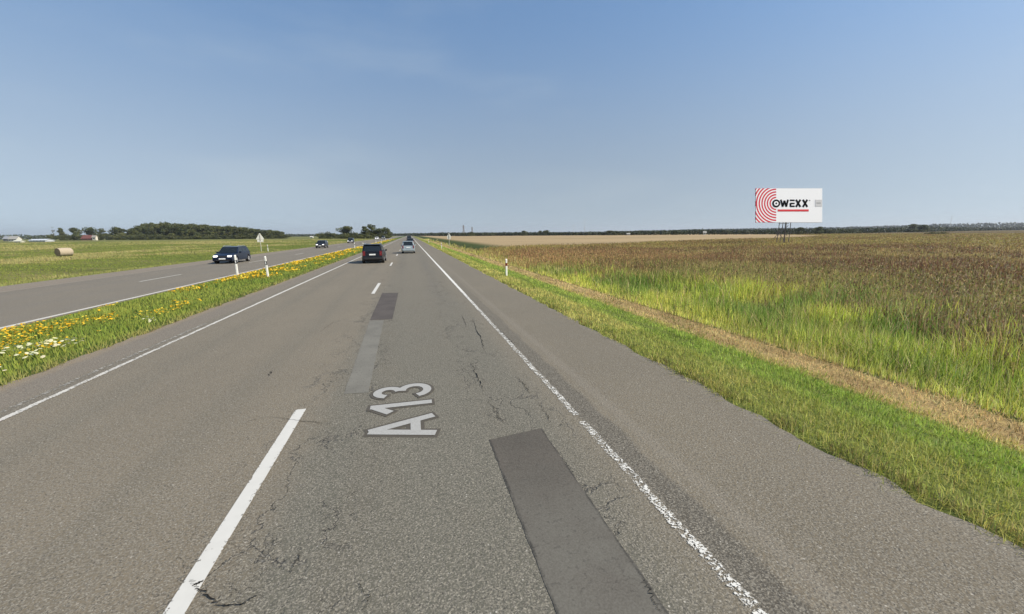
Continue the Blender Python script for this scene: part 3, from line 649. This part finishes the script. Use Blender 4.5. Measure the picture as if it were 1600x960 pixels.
def tree_line(name, prof, depth, per_px, leaf, c0, c1, label, thick=60):
    r = np.random.default_rng(per_px); vs_, cs = [], []
    xs_, ts_ = zip(*prof)
    px = xs_[0]
    while px < xs_[-1]:
        dp = (float(np.interp(px, *zip(*depth))) if isinstance(depth, list) else depth)+r.uniform(-thick, thick); b = at(px, dp)
        H = max(2.0, (hz(px)-float(np.interp(px, xs_, ts_))+.5+r.normal(0, .35))*dp/F + CH); W = H*r.uniform(.9, 1.7)
        tc = lerp(c0, c1, [r.random()])[0]*r.uniform(.75, 1.2); n = per_px
        q = r.normal(0, 1, (n, 3)); q /= np.linalg.norm(q, axis=1)[:, None]; q *= r.uniform(.4, 1, (n, 1))**.4
        p = np.array([b.x, b.y, H*.5]) + q*np.array([W/2, W/2, H*.5])
        p[:, 2] = np.where(r.random(n) < .3, r.uniform(0, H*.5, n), p[:, 2])
        t1 = r.normal(0, 1, (n, 3)); t1 /= np.linalg.norm(t1, axis=1)[:, None]; t2 = np.cross(t1, q); t2 /= np.linalg.norm(t2, axis=1)[:, None]+1e-6
        s_ = leaf*dp/400*r.uniform(.6, 1.3, n)[:, None]
        vs_.append(np.stack([p-t1*s_, p-t2*s_*.7, p+t1*s_, p+t2*s_*.7], 1)); cs.append(np.repeat(tc[None]*(1+r.normal(0, .2, (n, 1))), 4, 0))
        px += W*F/dp*.30
    v = np.concatenate(vs_).reshape(-1, 3); N = len(v)//4
    raw(name, v, np.arange(N*4), np.arange(N)*4, np.full(N, 4), np.concatenate(cs), MAT['leaves'], 'stuff', label)
tree_line('distant_wood', [(608,367.2),(660,366),(700,365),(860,364.2),(944,364.0),(950,361.6),(965,361.6),(985,362.6),(1000,360.9),(1030,361.2),(1050,361),(1080,359.6),(1110,359.2),(1150,360),(1240,358),(1300,357.6),(1400,356.2),(1440,354.5),(1480,355.5),(1540,356.5),(1680,355)],
          [(608,1100),(700,560),(950,430),(1100,380),(1240,320),(1300,340),(1440,480),(1600,900)], 70, .75, (.032,.046,.018), (.065,.075,.027), 'low line of trees and bushes along the right horizon', 14)
tree_line('distant_wood', [(470,367.6),(620,366.6),(700,364.8),(900,364.2),(1000,362.2),(1080,359.5),(1200,357.6),(1300,356.4),(1340,355),(1400,352.6),(1500,349.8),(1600,348.6),(1700,348)],
          1700, 60, .95, (.026,.038,.018), (.038,.048,.022), 'far bluish forest ridge rising at the right horizon', 150)
tree_line('distant_wood', [(-120,367.5),(0,367.5),(30,366.2),(60,368.2),(90,367.6)], 900, 40, .7, (.045,.062,.026), (.08,.09,.035), 'low dark wood at the far left horizon')
tree_line('distant_wood', [(440,367),(455,366.5),(475,367.6),(505,367.8),(560,368)], 1300, 42, .7, (.045,.062,.03), (.07,.085,.04), 'thin dark wood on the horizon between the wood and the roadside trees')

# ------------------------------------------------------------------ houses and barns
def house(name, px0, px1, top, base_px, depth, wallc, roofc, label, ridge=.55, cat='house', win=3):
    a = at(px0, depth); b = at(px1, depth); mid = (a+b)/2; L = (b-a).length; H = (hz((px0+px1)/2)-top)*depth/F+CH
    o = empty(name, mid, math.atan2(b.y-a.y, b.x-a.x), label=label, cat=cat); D = min(6.0, L*.6); hw = H*ridge
    bm = bmesh.new(); prism(bm, [(-D/2,0),(D/2,0),(D/2,hw),(0,H-.15),(-D/2,hw)], lambda y_, z_: (-L/2, y_, z_), lambda y_, z_: (L/2, y_, z_)); obj('wall', bm, plain(name+'_wall', wallc, .8), o)
    bm = bmesh.new()
    for s in (-1, 1): prism(bm, [(s*(D/2+.4), hw-.25),(s*(D/2+.4), hw-.05),(0, H),(0, H-.14)], lambda y_, z_: (-L/2-.4, y_, z_), lambda y_, z_: (L/2+.4, y_, z_))
    obj('roof', bm, plain(name+'_roof', roofc, .8), o)
    for i in range(win):
        bm = bmesh.new(); xx = -L/2+L*(i+.5)/win; box(bm, xx-.5, xx+.5, -D/2-.03, -D/2+.05, hw*.35, hw*.8); obj('window', bm, MAT['glass'], o)
    return o
house('house', 17, 29.5, 369.3, 0, 330, (.55,.54,.50), (.34,.33,.31), 'small white house with pale gable roof at the far left horizon', .45)
house('barn', 8, 18, 369.6, 0, 360, (.22,.22,.22), (.30,.31,.34), 'grey barn just left of the small white house', .5, 'barn', 2)
house('barn', 52, 77, 373.6, 0, 290, (.50,.52,.55), (.52,.56,.62), 'long low pale blue grey barn left of the trees', .55, 'barn', 5)
house('shed', 24, 34, 375.2, 0, 250, (.50,.50,.42), (.55,.55,.46), 'very low pale shed in the meadow below the white house', .5, 'shed', 1)
house('house', 131, 145, 367.6, 0, 385, (.26,.12,.10), (.17,.065,.055), 'red roofed house under the dark trees', .35)
house('house', 145.5, 151, 368.0, 0, 383, (.62,.58,.50), (.32,.30,.27), 'narrow cream house end right of the red roofed one', .6, 'house', 1)
house('barn', 979.5, 984, 364.4, 0, 400, (.42,.42,.38), (.34,.34,.32), 'tiny pale barn beneath the longer tree line', .6, 'barn', 1)
house('barn', 1099, 1103, 361.6, 0, 355, (.42,.42,.38), (.34,.34,.32), 'tiny pale barn right of the darkest tree of the line', .6, 'barn', 1)
house('house', 485, 489, 369.2, 0, 420, (.70,.68,.62), (.6,.58,.54), 'tiny pale house on the horizon left of the roadside trees', .6, 'house', 1)

# ------------------------------------------------------------------ hay bale
bp = at(95.5, 53.5); bo = empty('hay_bale', (bp.x, bp.y, 0), 0, label='round straw bale lying on its side in the left meadow', cat='hay bale')
n = NT('baled_straw'); f = n.noise(1, 4, .6, n.map((9, 9, 40))); n.bump(f, .8, .04); n.done(n.mix(f, (.34,.28,.20), (.52,.44,.33)), .95, .1)
ns = NT('bale_end_straw'); ff = ns.noise(9, 4); ns.bump(ff, .8, .05); ns.done(ns.mix(ff, (.20,.14,.08), (.36,.28,.17)), .95, .1)
bax = Vector((math.cos(rad(62)), math.sin(rad(62)), 0))
bm = bmesh.new(); R0 = .60
rings = []
for j in range(9):
    t = -.68+1.36*j/8; r_ = R0*(1-.05*abs(j-4)/4*(1 if j in (0, 8) else .3)); ring = []
    pv = Vector((-bax.y, bax.x, 0))
    for i in range(28):
        a = 2*math.pi*i/28; rr = r_*(1+random.uniform(-.015, .015)); ring.append(bm.verts.new(bax*t + pv*math.cos(a)*rr + Vector((0,0,R0-.02+math.sin(a)*rr*(.94)))))
    rings.append(ring)
for r0, r1 in zip(rings, rings[1:]):
    for i in range(28): bm.faces.new((r0[i], r0[(i+1)%28], r1[(i+1)%28], r1[i]))
obj('bale_side', bm, n.m, bo, True)
for j, s in ((0, -1), (8, 1)):
    bm = bmesh.new(); cen = bm.verts.new(bax*(s*.70)+Vector((0,0,R0-.02))); t = s*.682; rg = []
    for i in range(28):
        a = 2*math.pi*i/28; rg.append(bm.verts.new(bax*t + pv*math.cos(a)*R0*.95 + Vector((0,0,R0-.02+math.sin(a)*R0*.95*.94))))
    for i in range(28): bm.faces.new((rg[i], rg[(i+1)%28], cen))
    obj('bale_end', bm, ns.m, bo)

# ------------------------------------------------------------------ guide posts
def guide_post(H, bandmat, refl):
    o = empty('guide_post', (0, -80, 0))
    def sect(bm, z0, z1, k0, k1, grow=0, slant=0):
        pts = [(-.06,-.02),(-.035,-.045),(.035,-.045),(.06,-.02),(.03,.045),(-.03,.045)]
        A = [bm.verts.new((x_*k0*(1+grow), y_*k0*(1+grow), z0 + slant*(y_)*0)) for x_, y_ in pts]; B = [bm.verts.new((x_*k1*(1+grow), y_*k1*(1+grow), z1 + slant*y_)) for x_, y_ in pts]
        m_ = len(pts); bm.faces.new(A[::-1]); bm.faces.new(B)
        for i in range(m_): bm.faces.new((A[i], A[(i+1)%m_], B[(i+1)%m_], B[i]))
    bm = bmesh.new(); sect(bm, -.2, H, 1.1, .92, 0, .6); obj('post_body', bm, MAT['white'], o, bevel=.006)
    bm = bmesh.new(); sect(bm, H*.60, H*.80, 1.0, .95, .06, .5); obj('band', bm, bandmat, o)
    bm = bmesh.new(); box(bm, -.02, .02, -.055, -.046, H*.63, H*.76); obj('reflector', bm, refl, o)
    return o
gpb = guide_post(1.15, MAT['band'], MAT['clear']); gpr = guide_post(1.0, MAT['redband'], MAT['tail'])
GP = 'white guide posts along the road'
def put_post(src, first, x_, y_, lb, s=1.0, tilt=0.0):
    o = src if first else copy_tree(src); o.location = (x_, y_, float(gz(x_, y_))); o.scale = (s, s, s); o.rotation_euler = (0, tilt, random.uniform(-.1, .1))
    return tag(o, lb, 'guide post', GP)
put_post(gpb, True, -10.45, 28.1, 'white guide post with black band on the median beside the oncoming blue car', 1.12)
put_post(gpb, False, -8.35, 26.75, 'white guide post with black band on the near side of the median', 1.08, -.03)
put_post(gpr, True, 5.62, 23.8, 'white guide post with red band on the right verge, nearest to us', 1.0)
put_post(gpb, False, 5.5, 74, 'second white guide post on the right verge in front of the pale sign', .9)
put_post(gpb, False, 5.5, 125, 'third small guide post on the right verge', .9)
put_post(gpb, False, -25.1, 82, 'white guide post beside the pale triangular sign left of the far road', 1.0)
put_post(gpb, False, -22.6, 124, 'white guide post behind the small dark oncoming car', .95)
for i, (px_, y_) in enumerate([(-9.9, 79), (-8.2, 77), (-9.9, 128), (-8.2, 126), (-9.9, 178), (-8.2, 176), (-9.9, 228)]):
    put_post(gpb, False, px_, y_, ['left post of the second pair of guide posts on the median', 'right post of the second pair of guide posts on the median', 'left post of the third pair of guide posts on the median', 'right post of the third pair of guide posts on the median',
        'left post of the fourth small pair of guide posts on the median', 'right post of the fourth small pair of guide posts on the median', 'farthest tiny guide post on the median'][i], .95)

# ------------------------------------------------------------------ road signs
def sign(loc, rz, W, label, ztop):
    o = empty('road_sign', loc, rz, label=label, cat='road sign')
    bm = bmesh.new(); bar(bm, (0,-.05,-.3), (0,-.05,ztop-.1), .04, 8); obj('pole', bm, MAT['zinc'], o)
    H = W*.87; zb = ztop-H
    pts = [(-W/2+.05, zb), (W/2-.05, zb), (W/2, zb+.08), (.05, ztop), (-.05, ztop), (-W/2, zb+.08)]
    bm = bmesh.new(); prism(bm, pts, lambda a_, z_: (a_, .0, z_), lambda a_, z_: (a_, .025, z_)); obj('triangular_panel', bm, MAT['pale'], o)
    bm = bmesh.new(); box(bm, -W*.38, W*.38, 0, .025, zb-.45, zb-.04); obj('lower_plate', bm, MAT['pale'], o)
    bm = bmesh.new(); box(bm, -.075, .075, -.03, -.002, zb-.30, ztop-.22); obj('bracket', bm, MAT['steel'], o)
    return o
sign((*ground_at(408.5, 391).to_2d(), -.1), rad(6), 1.25, 'pale triangular sign with small plate on the far side of the oncoming road', 3.05)
sign((*ground_at(702, 383.5).to_2d(), -.2), rad(-3), 1.0, 'pale triangular sign with plate on the right verge ahead', 2.9)

# ------------------------------------------------------------------ pylons and masts
def pylon(px, top, depth, label):
    b = at(px, depth); H = (hz(px)-top)*depth/F+CH; o = empty('power_pylon', b, .3, label=label, cat='pylon'); bm = bmesh.new(); W = H*.09
    cs_ = [(-1,-1),(1,-1),(1,1),(-1,1)]
    for s in cs_: bar(bm, (s[0]*W, s[1]*W, 0), (s[0]*W*.18, s[1]*W*.18, H*.98), .28, 4)
    for k_ in range(7):
        z0, z1 = H*k_/7, H*(k_+1)/7; w0, w1 = W*(1-.82*k_/7), W*(1-.82*(k_+1)/7)
        for i in range(4):
            a, c_ = cs_[i], cs_[(i+1)%4]; bar(bm, (a[0]*w0, a[1]*w0, z0), (c_[0]*w1, c_[1]*w1, z1), .16, 4)
    obj('lattice_mast', bm, MAT['steel'], o)
    for zz, L in ((.72, .12), (.84, .16), (.95, .10)):
        bm = bmesh.new(); bar(bm, (-H*L, 0, H*zz), (H*L, 0, H*zz), .25, 4); bar(bm, (-H*L, 0, H*zz), (0, 0, H*(zz+.04)), .15, 4); bar(bm, (H*L, 0, H*zz), (0, 0, H*(zz+.04)), .15, 4); obj('cross_arm', bm, MAT['steel'], o)
pylon(724.5, 352.5, 900, 'lattice power pylon on the skyline, left and taller of two')
pylon(737.8, 355, 1000, 'lattice power pylon on the skyline, right and smaller of two')
def mast(px, top, depth, r_, label, name='radio_mast', cat='mast', group=None):
    b = at(px, depth); H = (hz(px)-top)*depth/F+CH; o = empty(name, b, 0, label=label, cat=cat, group=group)
    bm = bmesh.new(); bar(bm, (0,0,0), (0,0,H), r_, 6, r_*.5); obj('mast_pole', bm, MAT['zinc'], o)
    bm = bmesh.new(); bar(bm, (-r_*4,0,H*.93), (r_*4,0,H*.93), r_*.5, 4); bar(bm, (-r_*3,0,H*.80), (r_*3,0,H*.80), r_*.5, 4); obj('antenna', bm, MAT['zinc'], o)
mast(913.3, 342.5, 700, .35, 'tall thin mast left of the longer tree line')
mast(896, 351.5, 800, .28, 'shorter thin mast left of the tall one')
mast(1483.5, 338.5, 700, .30, 'thin mast above the forest ridge at the far right')
for i, (px, tp) in enumerate([(1048, 353), (1074, 355), (1098, 352.5), (1137, 352), (1183, 354)]):
    mast(px, tp, 900, .16, ['leftmost of the faint thin poles above the tree line', 'second from the left of the faint thin poles above the tree line', 'third from the left of the faint thin poles above the tree line', 'fourth from the left of the faint thin poles above the tree line', 'faint thin pole nearest the left edge of the billboard'][i], 'utility_pole', 'pole', 'faint poles above the tree line')
mast(703.8, 361.5, 900, .2, 'short thin pole on the skyline behind the pale right sign', 'utility_pole', 'pole')

# ------------------------------------------------------------------ billboard
BD = 74.0
bc = at(1228.5, BD); k = BD/F
zt = CH+(hz(1230)-296)*k; zb = CH+(hz(1230)-348.5)*k; BW = 102.5*k; BH = zt-zb
bb = empty('billboard', (bc.x, bc.y, 0), -YAW, label='large white billboard with red rings and black OWEXX lettering in the weedy field', cat='billboard')
n = NT('billboard_print'); tc = n.t.nodes.new('ShaderNodeTexCoord'); s3 = n.t.nodes.new('ShaderNodeSeparateXYZ'); n.t.links.new(tc.outputs['Object'], s3.inputs[0])
px2 = BW/1052.      # metres per unit of the drawing
cx = (400-606)*px2; cz = zt-(350-110)*px2
dx = n.sub(s3.outputs[0], cx); dz = n.sub(s3.outputs[2], cz)
rr = n.m_('SQRT', n.add(n.mul(dx, dx), n.mul(dz, dz))); ph = n.m_('FRACT', n.m_('DIVIDE', n.add(rr, -95*px2+11*px2+43*px2), 43*px2))
ring = n.mul(n.m_('LESS_THAN', ph, .54), n.mul(n.m_('LESS_THAN', dx, 0.0), n.m_('GREATER_THAN', rr, 84*px2)))
n.done(n.mix(ring, (.90,.90,.90), (.62,.018,.045)), .5, .3)
bm = bmesh.new(); box(bm, -BW/2, BW/2, 0, .22, zb, zt); brd = obj('board', bm, n.m, bb)
blk = plain('print_black', (.008,.008,.009), .95, .05); redp = plain('print_red', (.66,.01,.02), .5); gry = plain('print_grey', (.58,.58,.58), .6)
def U(X_): return (X_-606)*px2
def Vv(Y_): return zt-(Y_-110)*px2
def stroke(bm, a, b, wd, y0=-.03):
    A = Vector((U(a[0]), Vv(a[1]))); B = Vector((U(b[0]), Vv(b[1]))); d_ = (B-A).normalized(); q = Vector((-d_.y, d_.x))*wd*px2/2
    pts = [A-q, B-q, B+q, A+q]; prism(bm, [(p.x, p.y) for p in pts], lambda a_, z_: (a_, y0, z_), lambda a_, z_: (a_, .0-.002, z_))
def annulus(bm, X_, Y_, r0, r1, n_=36):
    c_ = (U(X_), Vv(Y_)); 
    for i in range(n_):
        a0, a1 = 2*math.pi*i/n_, 2*math.pi*(i+1)/n_
        P4 = [(c_[0]+r_*px2*math.cos(a_), c_[1]+r_*px2*math.sin(a_)) for r_, a_ in ((r0,a0),(r1,a0),(r1,a1),(r0,a1))]
        bm.faces.new([bm.verts.new((p[0], -.03, p[1])) for p in P4])
bm = bmesh.new(); annulus(bm, 400, 350, 36, 63); annulus(bm, 400, 350, .5, 15); obj('letter_o', bm, blk, bb)
bm = bmesh.new(); annulus(bm, 400, 350, 15, 36); obj('letter_o_ground', bm, plain('print_white', (.90,.90,.90), .5), bb)
bm = bmesh.new()
for a, b in (((474,290),(503,402)), ((503,402),(531,305)), ((531,305),(560,402)), ((560,402),(588,290))): stroke(bm, a, b, 27)
obj('letter_w', bm, blk, bb)
bm = bmesh.new(); stroke(bm, (618,300), (692,300), 24); stroke(bm, (624,350), (692,350), 22); stroke(bm, (622,395), (692,395), 24); stroke(bm, (627,345), (627,402), 26, -.032); obj('letter_e', bm, blk, bb)
for X0 in (708, 818):
    bm = bmesh.new(); stroke(bm, (X0+6,290), (X0+76,405), 29); stroke(bm, (X0+76,290), (X0+6,405), 29, -.032); obj('letter_x', bm, blk, bb)
bm = bmesh.new(); stroke(bm, (922,302), (940,302), 16); obj('registered_mark', bm, plain('print_mid_grey', (.25,.25,.25), .5), bb)
bm = bmesh.new(); stroke(bm, (425,461), (915,461), 32); obj('red_bar', bm, redp, bb)
bm = bmesh.new(); stroke(bm, (1018,345), (1126,345), 108); obj('grey_square', bm, gry, bb)
bm = bmesh.new(); stroke(bm, (1038,345), (1104,345), 22, -.036); obj('grey_square_mark', bm, plain('print_dim_grey', (.36,.36,.36), .6), bb)
bm = bmesh.new()
for xx in (-1.35, -.50, .50): bar(bm, (xx, .45, zb+.02), (xx-(.28 if xx < -1 else 0), .45, -.3), .07, 6)
for xx in (-1.35, .50): bar(bm, (xx, 1.8, zb+.02), (xx*1.0, 1.8, -.3), .06, 6)
obj('leg_post', bm, MAT['steel'], bb) if False else bm.free()
for xx, yy, ln in ((-1.22, .45, -.25), (-.42, .45, 0), (.62, .45, -.05), (-1.0, 1.7, -.2), (.45, 1.7, .0)):
    xx = xx*.78+.22; bm = bmesh.new(); bar(bm, (xx, yy-.4, zb+.05), (xx+ln+.30, yy, -.3), .06, 6); obj('leg', bm, MAT['steel'], bb)
for a, b in (((-1.25,.45,zb-.15),(.62,.45,zb-.15)), ((-.42,.45,3.4),(-1.4,.45,1.0)), ((-.42,.45,2.9),(.55,.45,1.6)), ((-1.35,.45,2.4),(.0,.45,.9)), ((.58,.45,3.5),(-.42,.45,2.4)), ((.45,1.7,3.2),(-1.1,1.7,1.0)), ((-1.2,.45,1.9),(-1.05,1.7,2.6))):
    bm = bmesh.new(); bar(bm, a, b, .045, 5); obj('brace', bm, MAT['steel'], bb)
bm = bmesh.new()
for xx in np.linspace(-BW/2+.6, BW/2-.6, 7): box(bm, xx-.06, xx+.06, .225, .38, zb+.05, zt-.05)
for zz in (zb+.5, (zb+zt)/2, zt-.5): box(bm, -BW/2+.1, BW/2-.1, .385, .47, zz-.06, zz+.06)
obj('rear_frame', bm, MAT['steel'], bb)

piv = Vector((0, 0, (zb+zt)/2)); tilt = Matrix.Translation(piv) @ (Matrix.Rotation(YAW, 4, 'Z') @ Matrix(((rt.x, -up.x*0+fwd.x, up.x, 0), (rt.y, fwd.y, up.y, 0), (rt.z, fwd.z, up.z, 0), (0,0,0,1)))) @ Matrix.Translation(-piv)
for ch in bb.children:
    if not ch.name.startswith(('leg', 'brace')): ch.matrix_local = tilt
# ------------------------------------------------------------------ cars
def paint_car(name, c, metal=.3, rough=.32): return plain(name, c, rough, .4, metal, .25, .04, 2)
def car(name, loc, rz, L, W, H, kind, pm, label, wheelR=.32, plate_front=True, rails=False, lit=True, belt=.92):
    o = empty(name, loc, rz, label=label, cat='car')
    yf, yr = L/2-.82, -L/2+.80; R = wheelR; zb_ = .24
    hood0 = {'suv': (L/2-1.25, belt+.04), 'wagon': (L/2-1.25, belt), 'hatch': (L/2-1.0, belt), 'mpv': (L/2-.95, belt+.06)}[kind]
    pr = [(-L/2+.08, zb_+.03), (-L/2, .42), (-L/2+.01, .62), (-L/2+.06, belt-.03), (-L/2+.10, belt)]
    pr += [(0, belt+.01), (hood0[0], hood0[1]), (L/2-.5, hood0[1]-.10), (L/2-.16, hood0[1]-.24), (L/2-.03, .58), (L/2, .45), (L/2-.05, zb_+.03)]
    def arch(yc): return [(yc+(R+.07)*math.cos(t), max(zb_, R+(R+.07)*math.sin(t))) for t in np.linspace(-.15, math.pi+.15, 11)]
    pr += [(L/2-.15, zb_)] + [(a, b) for a, b in arch(yf)] + [(a, b) for a, b in arch(yr)] + [(-L/2+.15, zb_)]
    def hw(y, z): return W/2*(1-.13*abs(y/(L/2))**5)*(1-.03*max(0, (z-.6)/.4))
    bm = bmesh.new(); prism(bm, pr, lambda a, b: (-hw(a, b), a, b), lambda a, b: (hw(a, b), a, b))
    # cabin
    y0b = -L/2+.10; y1b = hood0[0]
    y0t = {'suv': -L/2+.42, 'wagon': -L/2+.48, 'hatch': -L/2+.55, 'mpv': -L/2+.30}[kind]; y1t = {'suv': y1b-.80, 'wagon': y1b-.78, 'hatch': y1b-.72, 'mpv': y1b-.85}[kind]
    wb, wt = W/2*.955, W/2*.76
    Bc = [(-wb*.96, y0b, belt-.02), (wb*.96, y0b, belt-.02), (wb*.96, y1b, belt-.02), (-wb*.96, y1b, belt-.02)]
    Tc = [(-wt, y0t, H-.03), (wt, y0t, H-.03), (wt*.97, y1t, H-.05), (-wt*.97, y1t, H-.05)]
    vb = [bm.verts.new(p) for p in Bc]; vt = [bm.verts.new(p) for p in Tc]
    mid_ = [bm.verts.new((s*wt, (y0t+y1t)/2, H)) for s in (-1, 1)]
    for i in (0, 2): bm.faces.new((vb[i], vb[i+1], vt[i+1], vt[i]))
    bm.faces.new((vb[1], vb[2], vt[2], mid_[1], vt[1])); bm.faces.new((vb[3], vb[0], vt[0], mid_[0], vt[3]))
    bm.faces.new((vt[0], vt[1], mid_[1], mid_[0])); bm.faces.new((mid_[0], mid_[1], vt[2], vt[3])); bm.faces.new(vb[::-1])
    body = obj('body', bm, pm, o, bevel=.045)
    for p in body.data.polygons: p.use_smooth = True
    body.modifiers['bevel'].harden_normals = True
    def panel(nm, q, u0, u1, v0, v1, mat, off=.022, par=o):
        q = [Vector(p) for p in q]; nrm = (q[1]-q[0]).cross(q[3]-q[0]).normalized(); bm = bmesh.new()
        cen = sum((p for p in q), Vector())/4
        if nrm.dot(cen-Vector((0, 0, .9))) < 0: nrm = -nrm
        def P_(u, v): return (q[0]*(1-u)+q[1]*u)*(1-v)+(q[3]*(1-u)+q[2]*u)*v
        c4 = [P_(u0, v0), P_(u1, v0), P_(u1, v1), P_(u0, v1)]
        A = [bm.verts.new(p-nrm*.03) for p in c4]; B = [bm.verts.new(p+nrm*off) for p in c4]
        bm.faces.new(A[::-1]); bm.faces.new(B)
        for i in range(4): bm.faces.new((A[i], A[(i+1)%4], B[(i+1)%4], B[i]))
        return obj(nm, bm, mat, par, bevel=.008)
    rq = (Bc[0], Bc[1], Tc[1], Tc[0]); fq = (Bc[3], Bc[2], Tc[2], Tc[3])
    panel('rear_window', rq, .09, .91, .14, .86, MAT['glass'], .006); panel('windscreen', fq, .05, .95, .08, .92, MAT['glass'], .006)
    for s, (i0, i1) in ((1, (1, 2)), (-1, (0, 3))):
        q = (Bc[i0], Bc[i1], Tc[i1], Tc[i0]); cuts = [(.05, .30), (.325, .60), (.625, .92)] if kind != 'hatch' else [(.06, .42), (.45, .92)]
        for u0, u1 in cuts: panel('side_window', q, u0, u1, .14, .86, MAT['glass'], .006)
    # lamps, plates, bumpers, grille
    def blk_(nm, x0, x1, y0, y1, z0, z1, mat, bev=.015):
        bm = bmesh.new(); box(bm, x0, x1, y0, y1, z0, z1); return obj(nm, bm, mat, o, bevel=bev)
    fr, re = L/2, -L/2
    if kind in ('suv', 'mpv'): tz0, tz1 = belt-.30, belt+.10
    else: tz0, tz1 = belt-.26, belt-.04
    for s in (-1, 1):
        a, b = sorted((s*W*(.345 if kind == 'mpv' else .315), s*W*.425)); blk_('tail_light', a, b, re-.006, re+.16, tz0, tz1, MAT['tail'])
        a, b = sorted((s*W*.23, s*W*.405)); blk_('headlight', a, b, fr-.32, fr-.055, .60, .74, MAT['lamp'] if lit else MAT['clear'], .03)
        bm = bmesh.new(); box(bm, *sorted((s*(W/2-.04), s*(W/2+.15))), y1b-.42, y1b-.30, belt+.0, belt+.14); obj('mirror', bm, MAT['black'] if kind in ('suv',) else pm, o, bevel=.03)
    blk_('number_plate', -.26, .26, re-.03, re+.02, (.72 if kind != 'wagon' else .60), (.84 if kind != 'wagon' else .71), MAT['plate'], .004)
    blk_('number_plate', -.26, .26, fr-.02, fr+.018, .40, .51, MAT['plate'], .004)
    blk_('grille', -W*.20, W*.20, fr-.20, fr-.022, .60, .70, MAT['black'])
    blk_('bumper', -W*.40, W*.40, re-.035, re+.10, .36, .52, MAT['black'] if kind == 'suv' else pm, .03)
    blk_('lower_grille', -W*.30, W*.30, fr-.10, fr+.004, .27, .38, MAT['black'])
    if kind in ('suv', 'hatch', 'mpv'): blk_('roof_spoiler', -wt*.92, wt*.92, y0t-.16, y0t+.10, H-.075, H-.035, pm)
    if rails:
        for s in (-1, 1):
            bm = bmesh.new(); pts = [(s*wt*.90, y0t+.1, H-.02), (s*wt*.90, y0t+.25, H+.055), (s*wt*.88, y1t-.2, H+.055), (s*wt*.88, y1t-.02, H-.03)]
            for p, q_ in zip(pts, pts[1:]): bar(bm, p, q_, .02, 6)
            obj('roof_rail', bm, MAT['rail'], o)
    def cyl(nm, x0, x1, yc, zc, r0, r1, mat, par, n_=22):
        bm = bmesh.new(); bar(bm, (x0, yc, zc), (x1, yc, zc), r0, n_, r1); return obj(nm, bm, mat, par, bevel=.012)
    for yc in (yf, yr):
        for s in (-1, 1):
            wh = empty('wheel', (0, 0, 0)); wh.parent = o; x1_ = s*(W/2-.015); x0_ = s*(W/2-.24)
            cyl('tyre', x0_, x1_, yc, R, R, R, MAT['rubber'], wh)
            bm = bmesh.new(); bar(bm, (x1_-s*.02, yc, R), (x1_+s*.008, yc, R), R*.62, 22, R*.60); obj('rim', bm, MAT['rim'], wh)
            bm = bmesh.new()
            for i in range(5):
                a = i*2*math.pi/5+.3; box_c = (math.cos(a)*R*.36, math.sin(a)*R*.36); bar(bm, (x1_+s*.006, yc+box_c[0], R+box_c[1]), (x1_+s*.012, yc+box_c[0], R+box_c[1]), R*.13, 8)
            obj('rim_opening', bm, MAT['black'], wh)
    return o
car('estate_car', (-3.23, 39.2, 0), 0, 4.6, 1.88, 1.68, 'suv', paint_car('black_paint', (.008,.008,.011)), 'black estate car with roof rails driving ahead in the left lane', .35, rails=True, lit=False, belt=.98)
car('minivan', (-.26, 57.2, 0), 0, 4.3, 1.74, 1.62, 'mpv', paint_car('silver_blue_paint', (.33,.38,.40), .3), 'silver minivan driving ahead in the right lane', .32, lit=False, belt=.96)
car('estate_car', (-16.55, 43.9, 0), math.pi, 4.5, 1.78, 1.52, 'wagon', paint_car('navy_paint', (.006,.012,.034)), 'dark blue estate car with bright headlights coming towards us on the far road', .32, rails=True)
car('hatchback', (-17.25, 88.6, 0), math.pi, 4.1, 1.82, 1.52, 'hatch', paint_car('charcoal_paint', (.012,.013,.02)), 'small charcoal oncoming car on the far road, second from the left', .32)
car('hatchback', (-18.3, 138, 0), math.pi, 4.2, 1.80, 1.62, 'hatch', paint_car('dark_blue_paint', (.02,.025,.035)), 'tiny dark oncoming car just left of the black estate car', .32)
car('hatchback', (-17.6, 235, 0), math.pi, 4.3, 1.85, 1.5, 'hatch', paint_car('white_paint', (.72,.72,.72), .0), 'tiny white oncoming car below the tall roadside trees', .32)
car('minivan', (-15.8, 262, 0), math.pi, 4.8, 1.95, 2.0, 'mpv', paint_car('slate_paint', (.03,.035,.04)), 'tiny dark oncoming van right of the tiny white car', .33)
car('estate_car', (.10, 101, 0), 0, 4.6, 1.80, 1.62, 'suv', paint_car('dark_grey_paint', (.03,.032,.035)), 'dark car driving just ahead of the silver minivan', .33, lit=False)
car('estate_car', (-.25, 170, 0), 0, 4.8, 1.95, 1.95, 'suv', paint_car('dark_green_paint', (.028,.034,.034)), 'farthest dark car in the right lane before the vanishing point', .33, lit=False)

# ------------------------------------------------------------------ haze: a thin even body of air round everything
bm = bmesh.new(); box(bm, -9800, 9800, -900, 10300, -2.0, 130)
hm = bpy.data.materials.new('haze'); hm.use_nodes = True; ht = hm.node_tree; ht.nodes.remove(ht.nodes['Principled BSDF'])
pv_ = ht.nodes.new('ShaderNodeVolumePrincipled'); pv_.inputs['Color'].default_value = (.86,.92,1,1); pv_.inputs['Density'].default_value = .00011; pv_.inputs['Anisotropy'].default_value = .2
ht.links.new(pv_.outputs[0], ht.nodes['Material Output'].inputs['Volume'])
tag(obj('haze', bm, hm), kind='stuff')
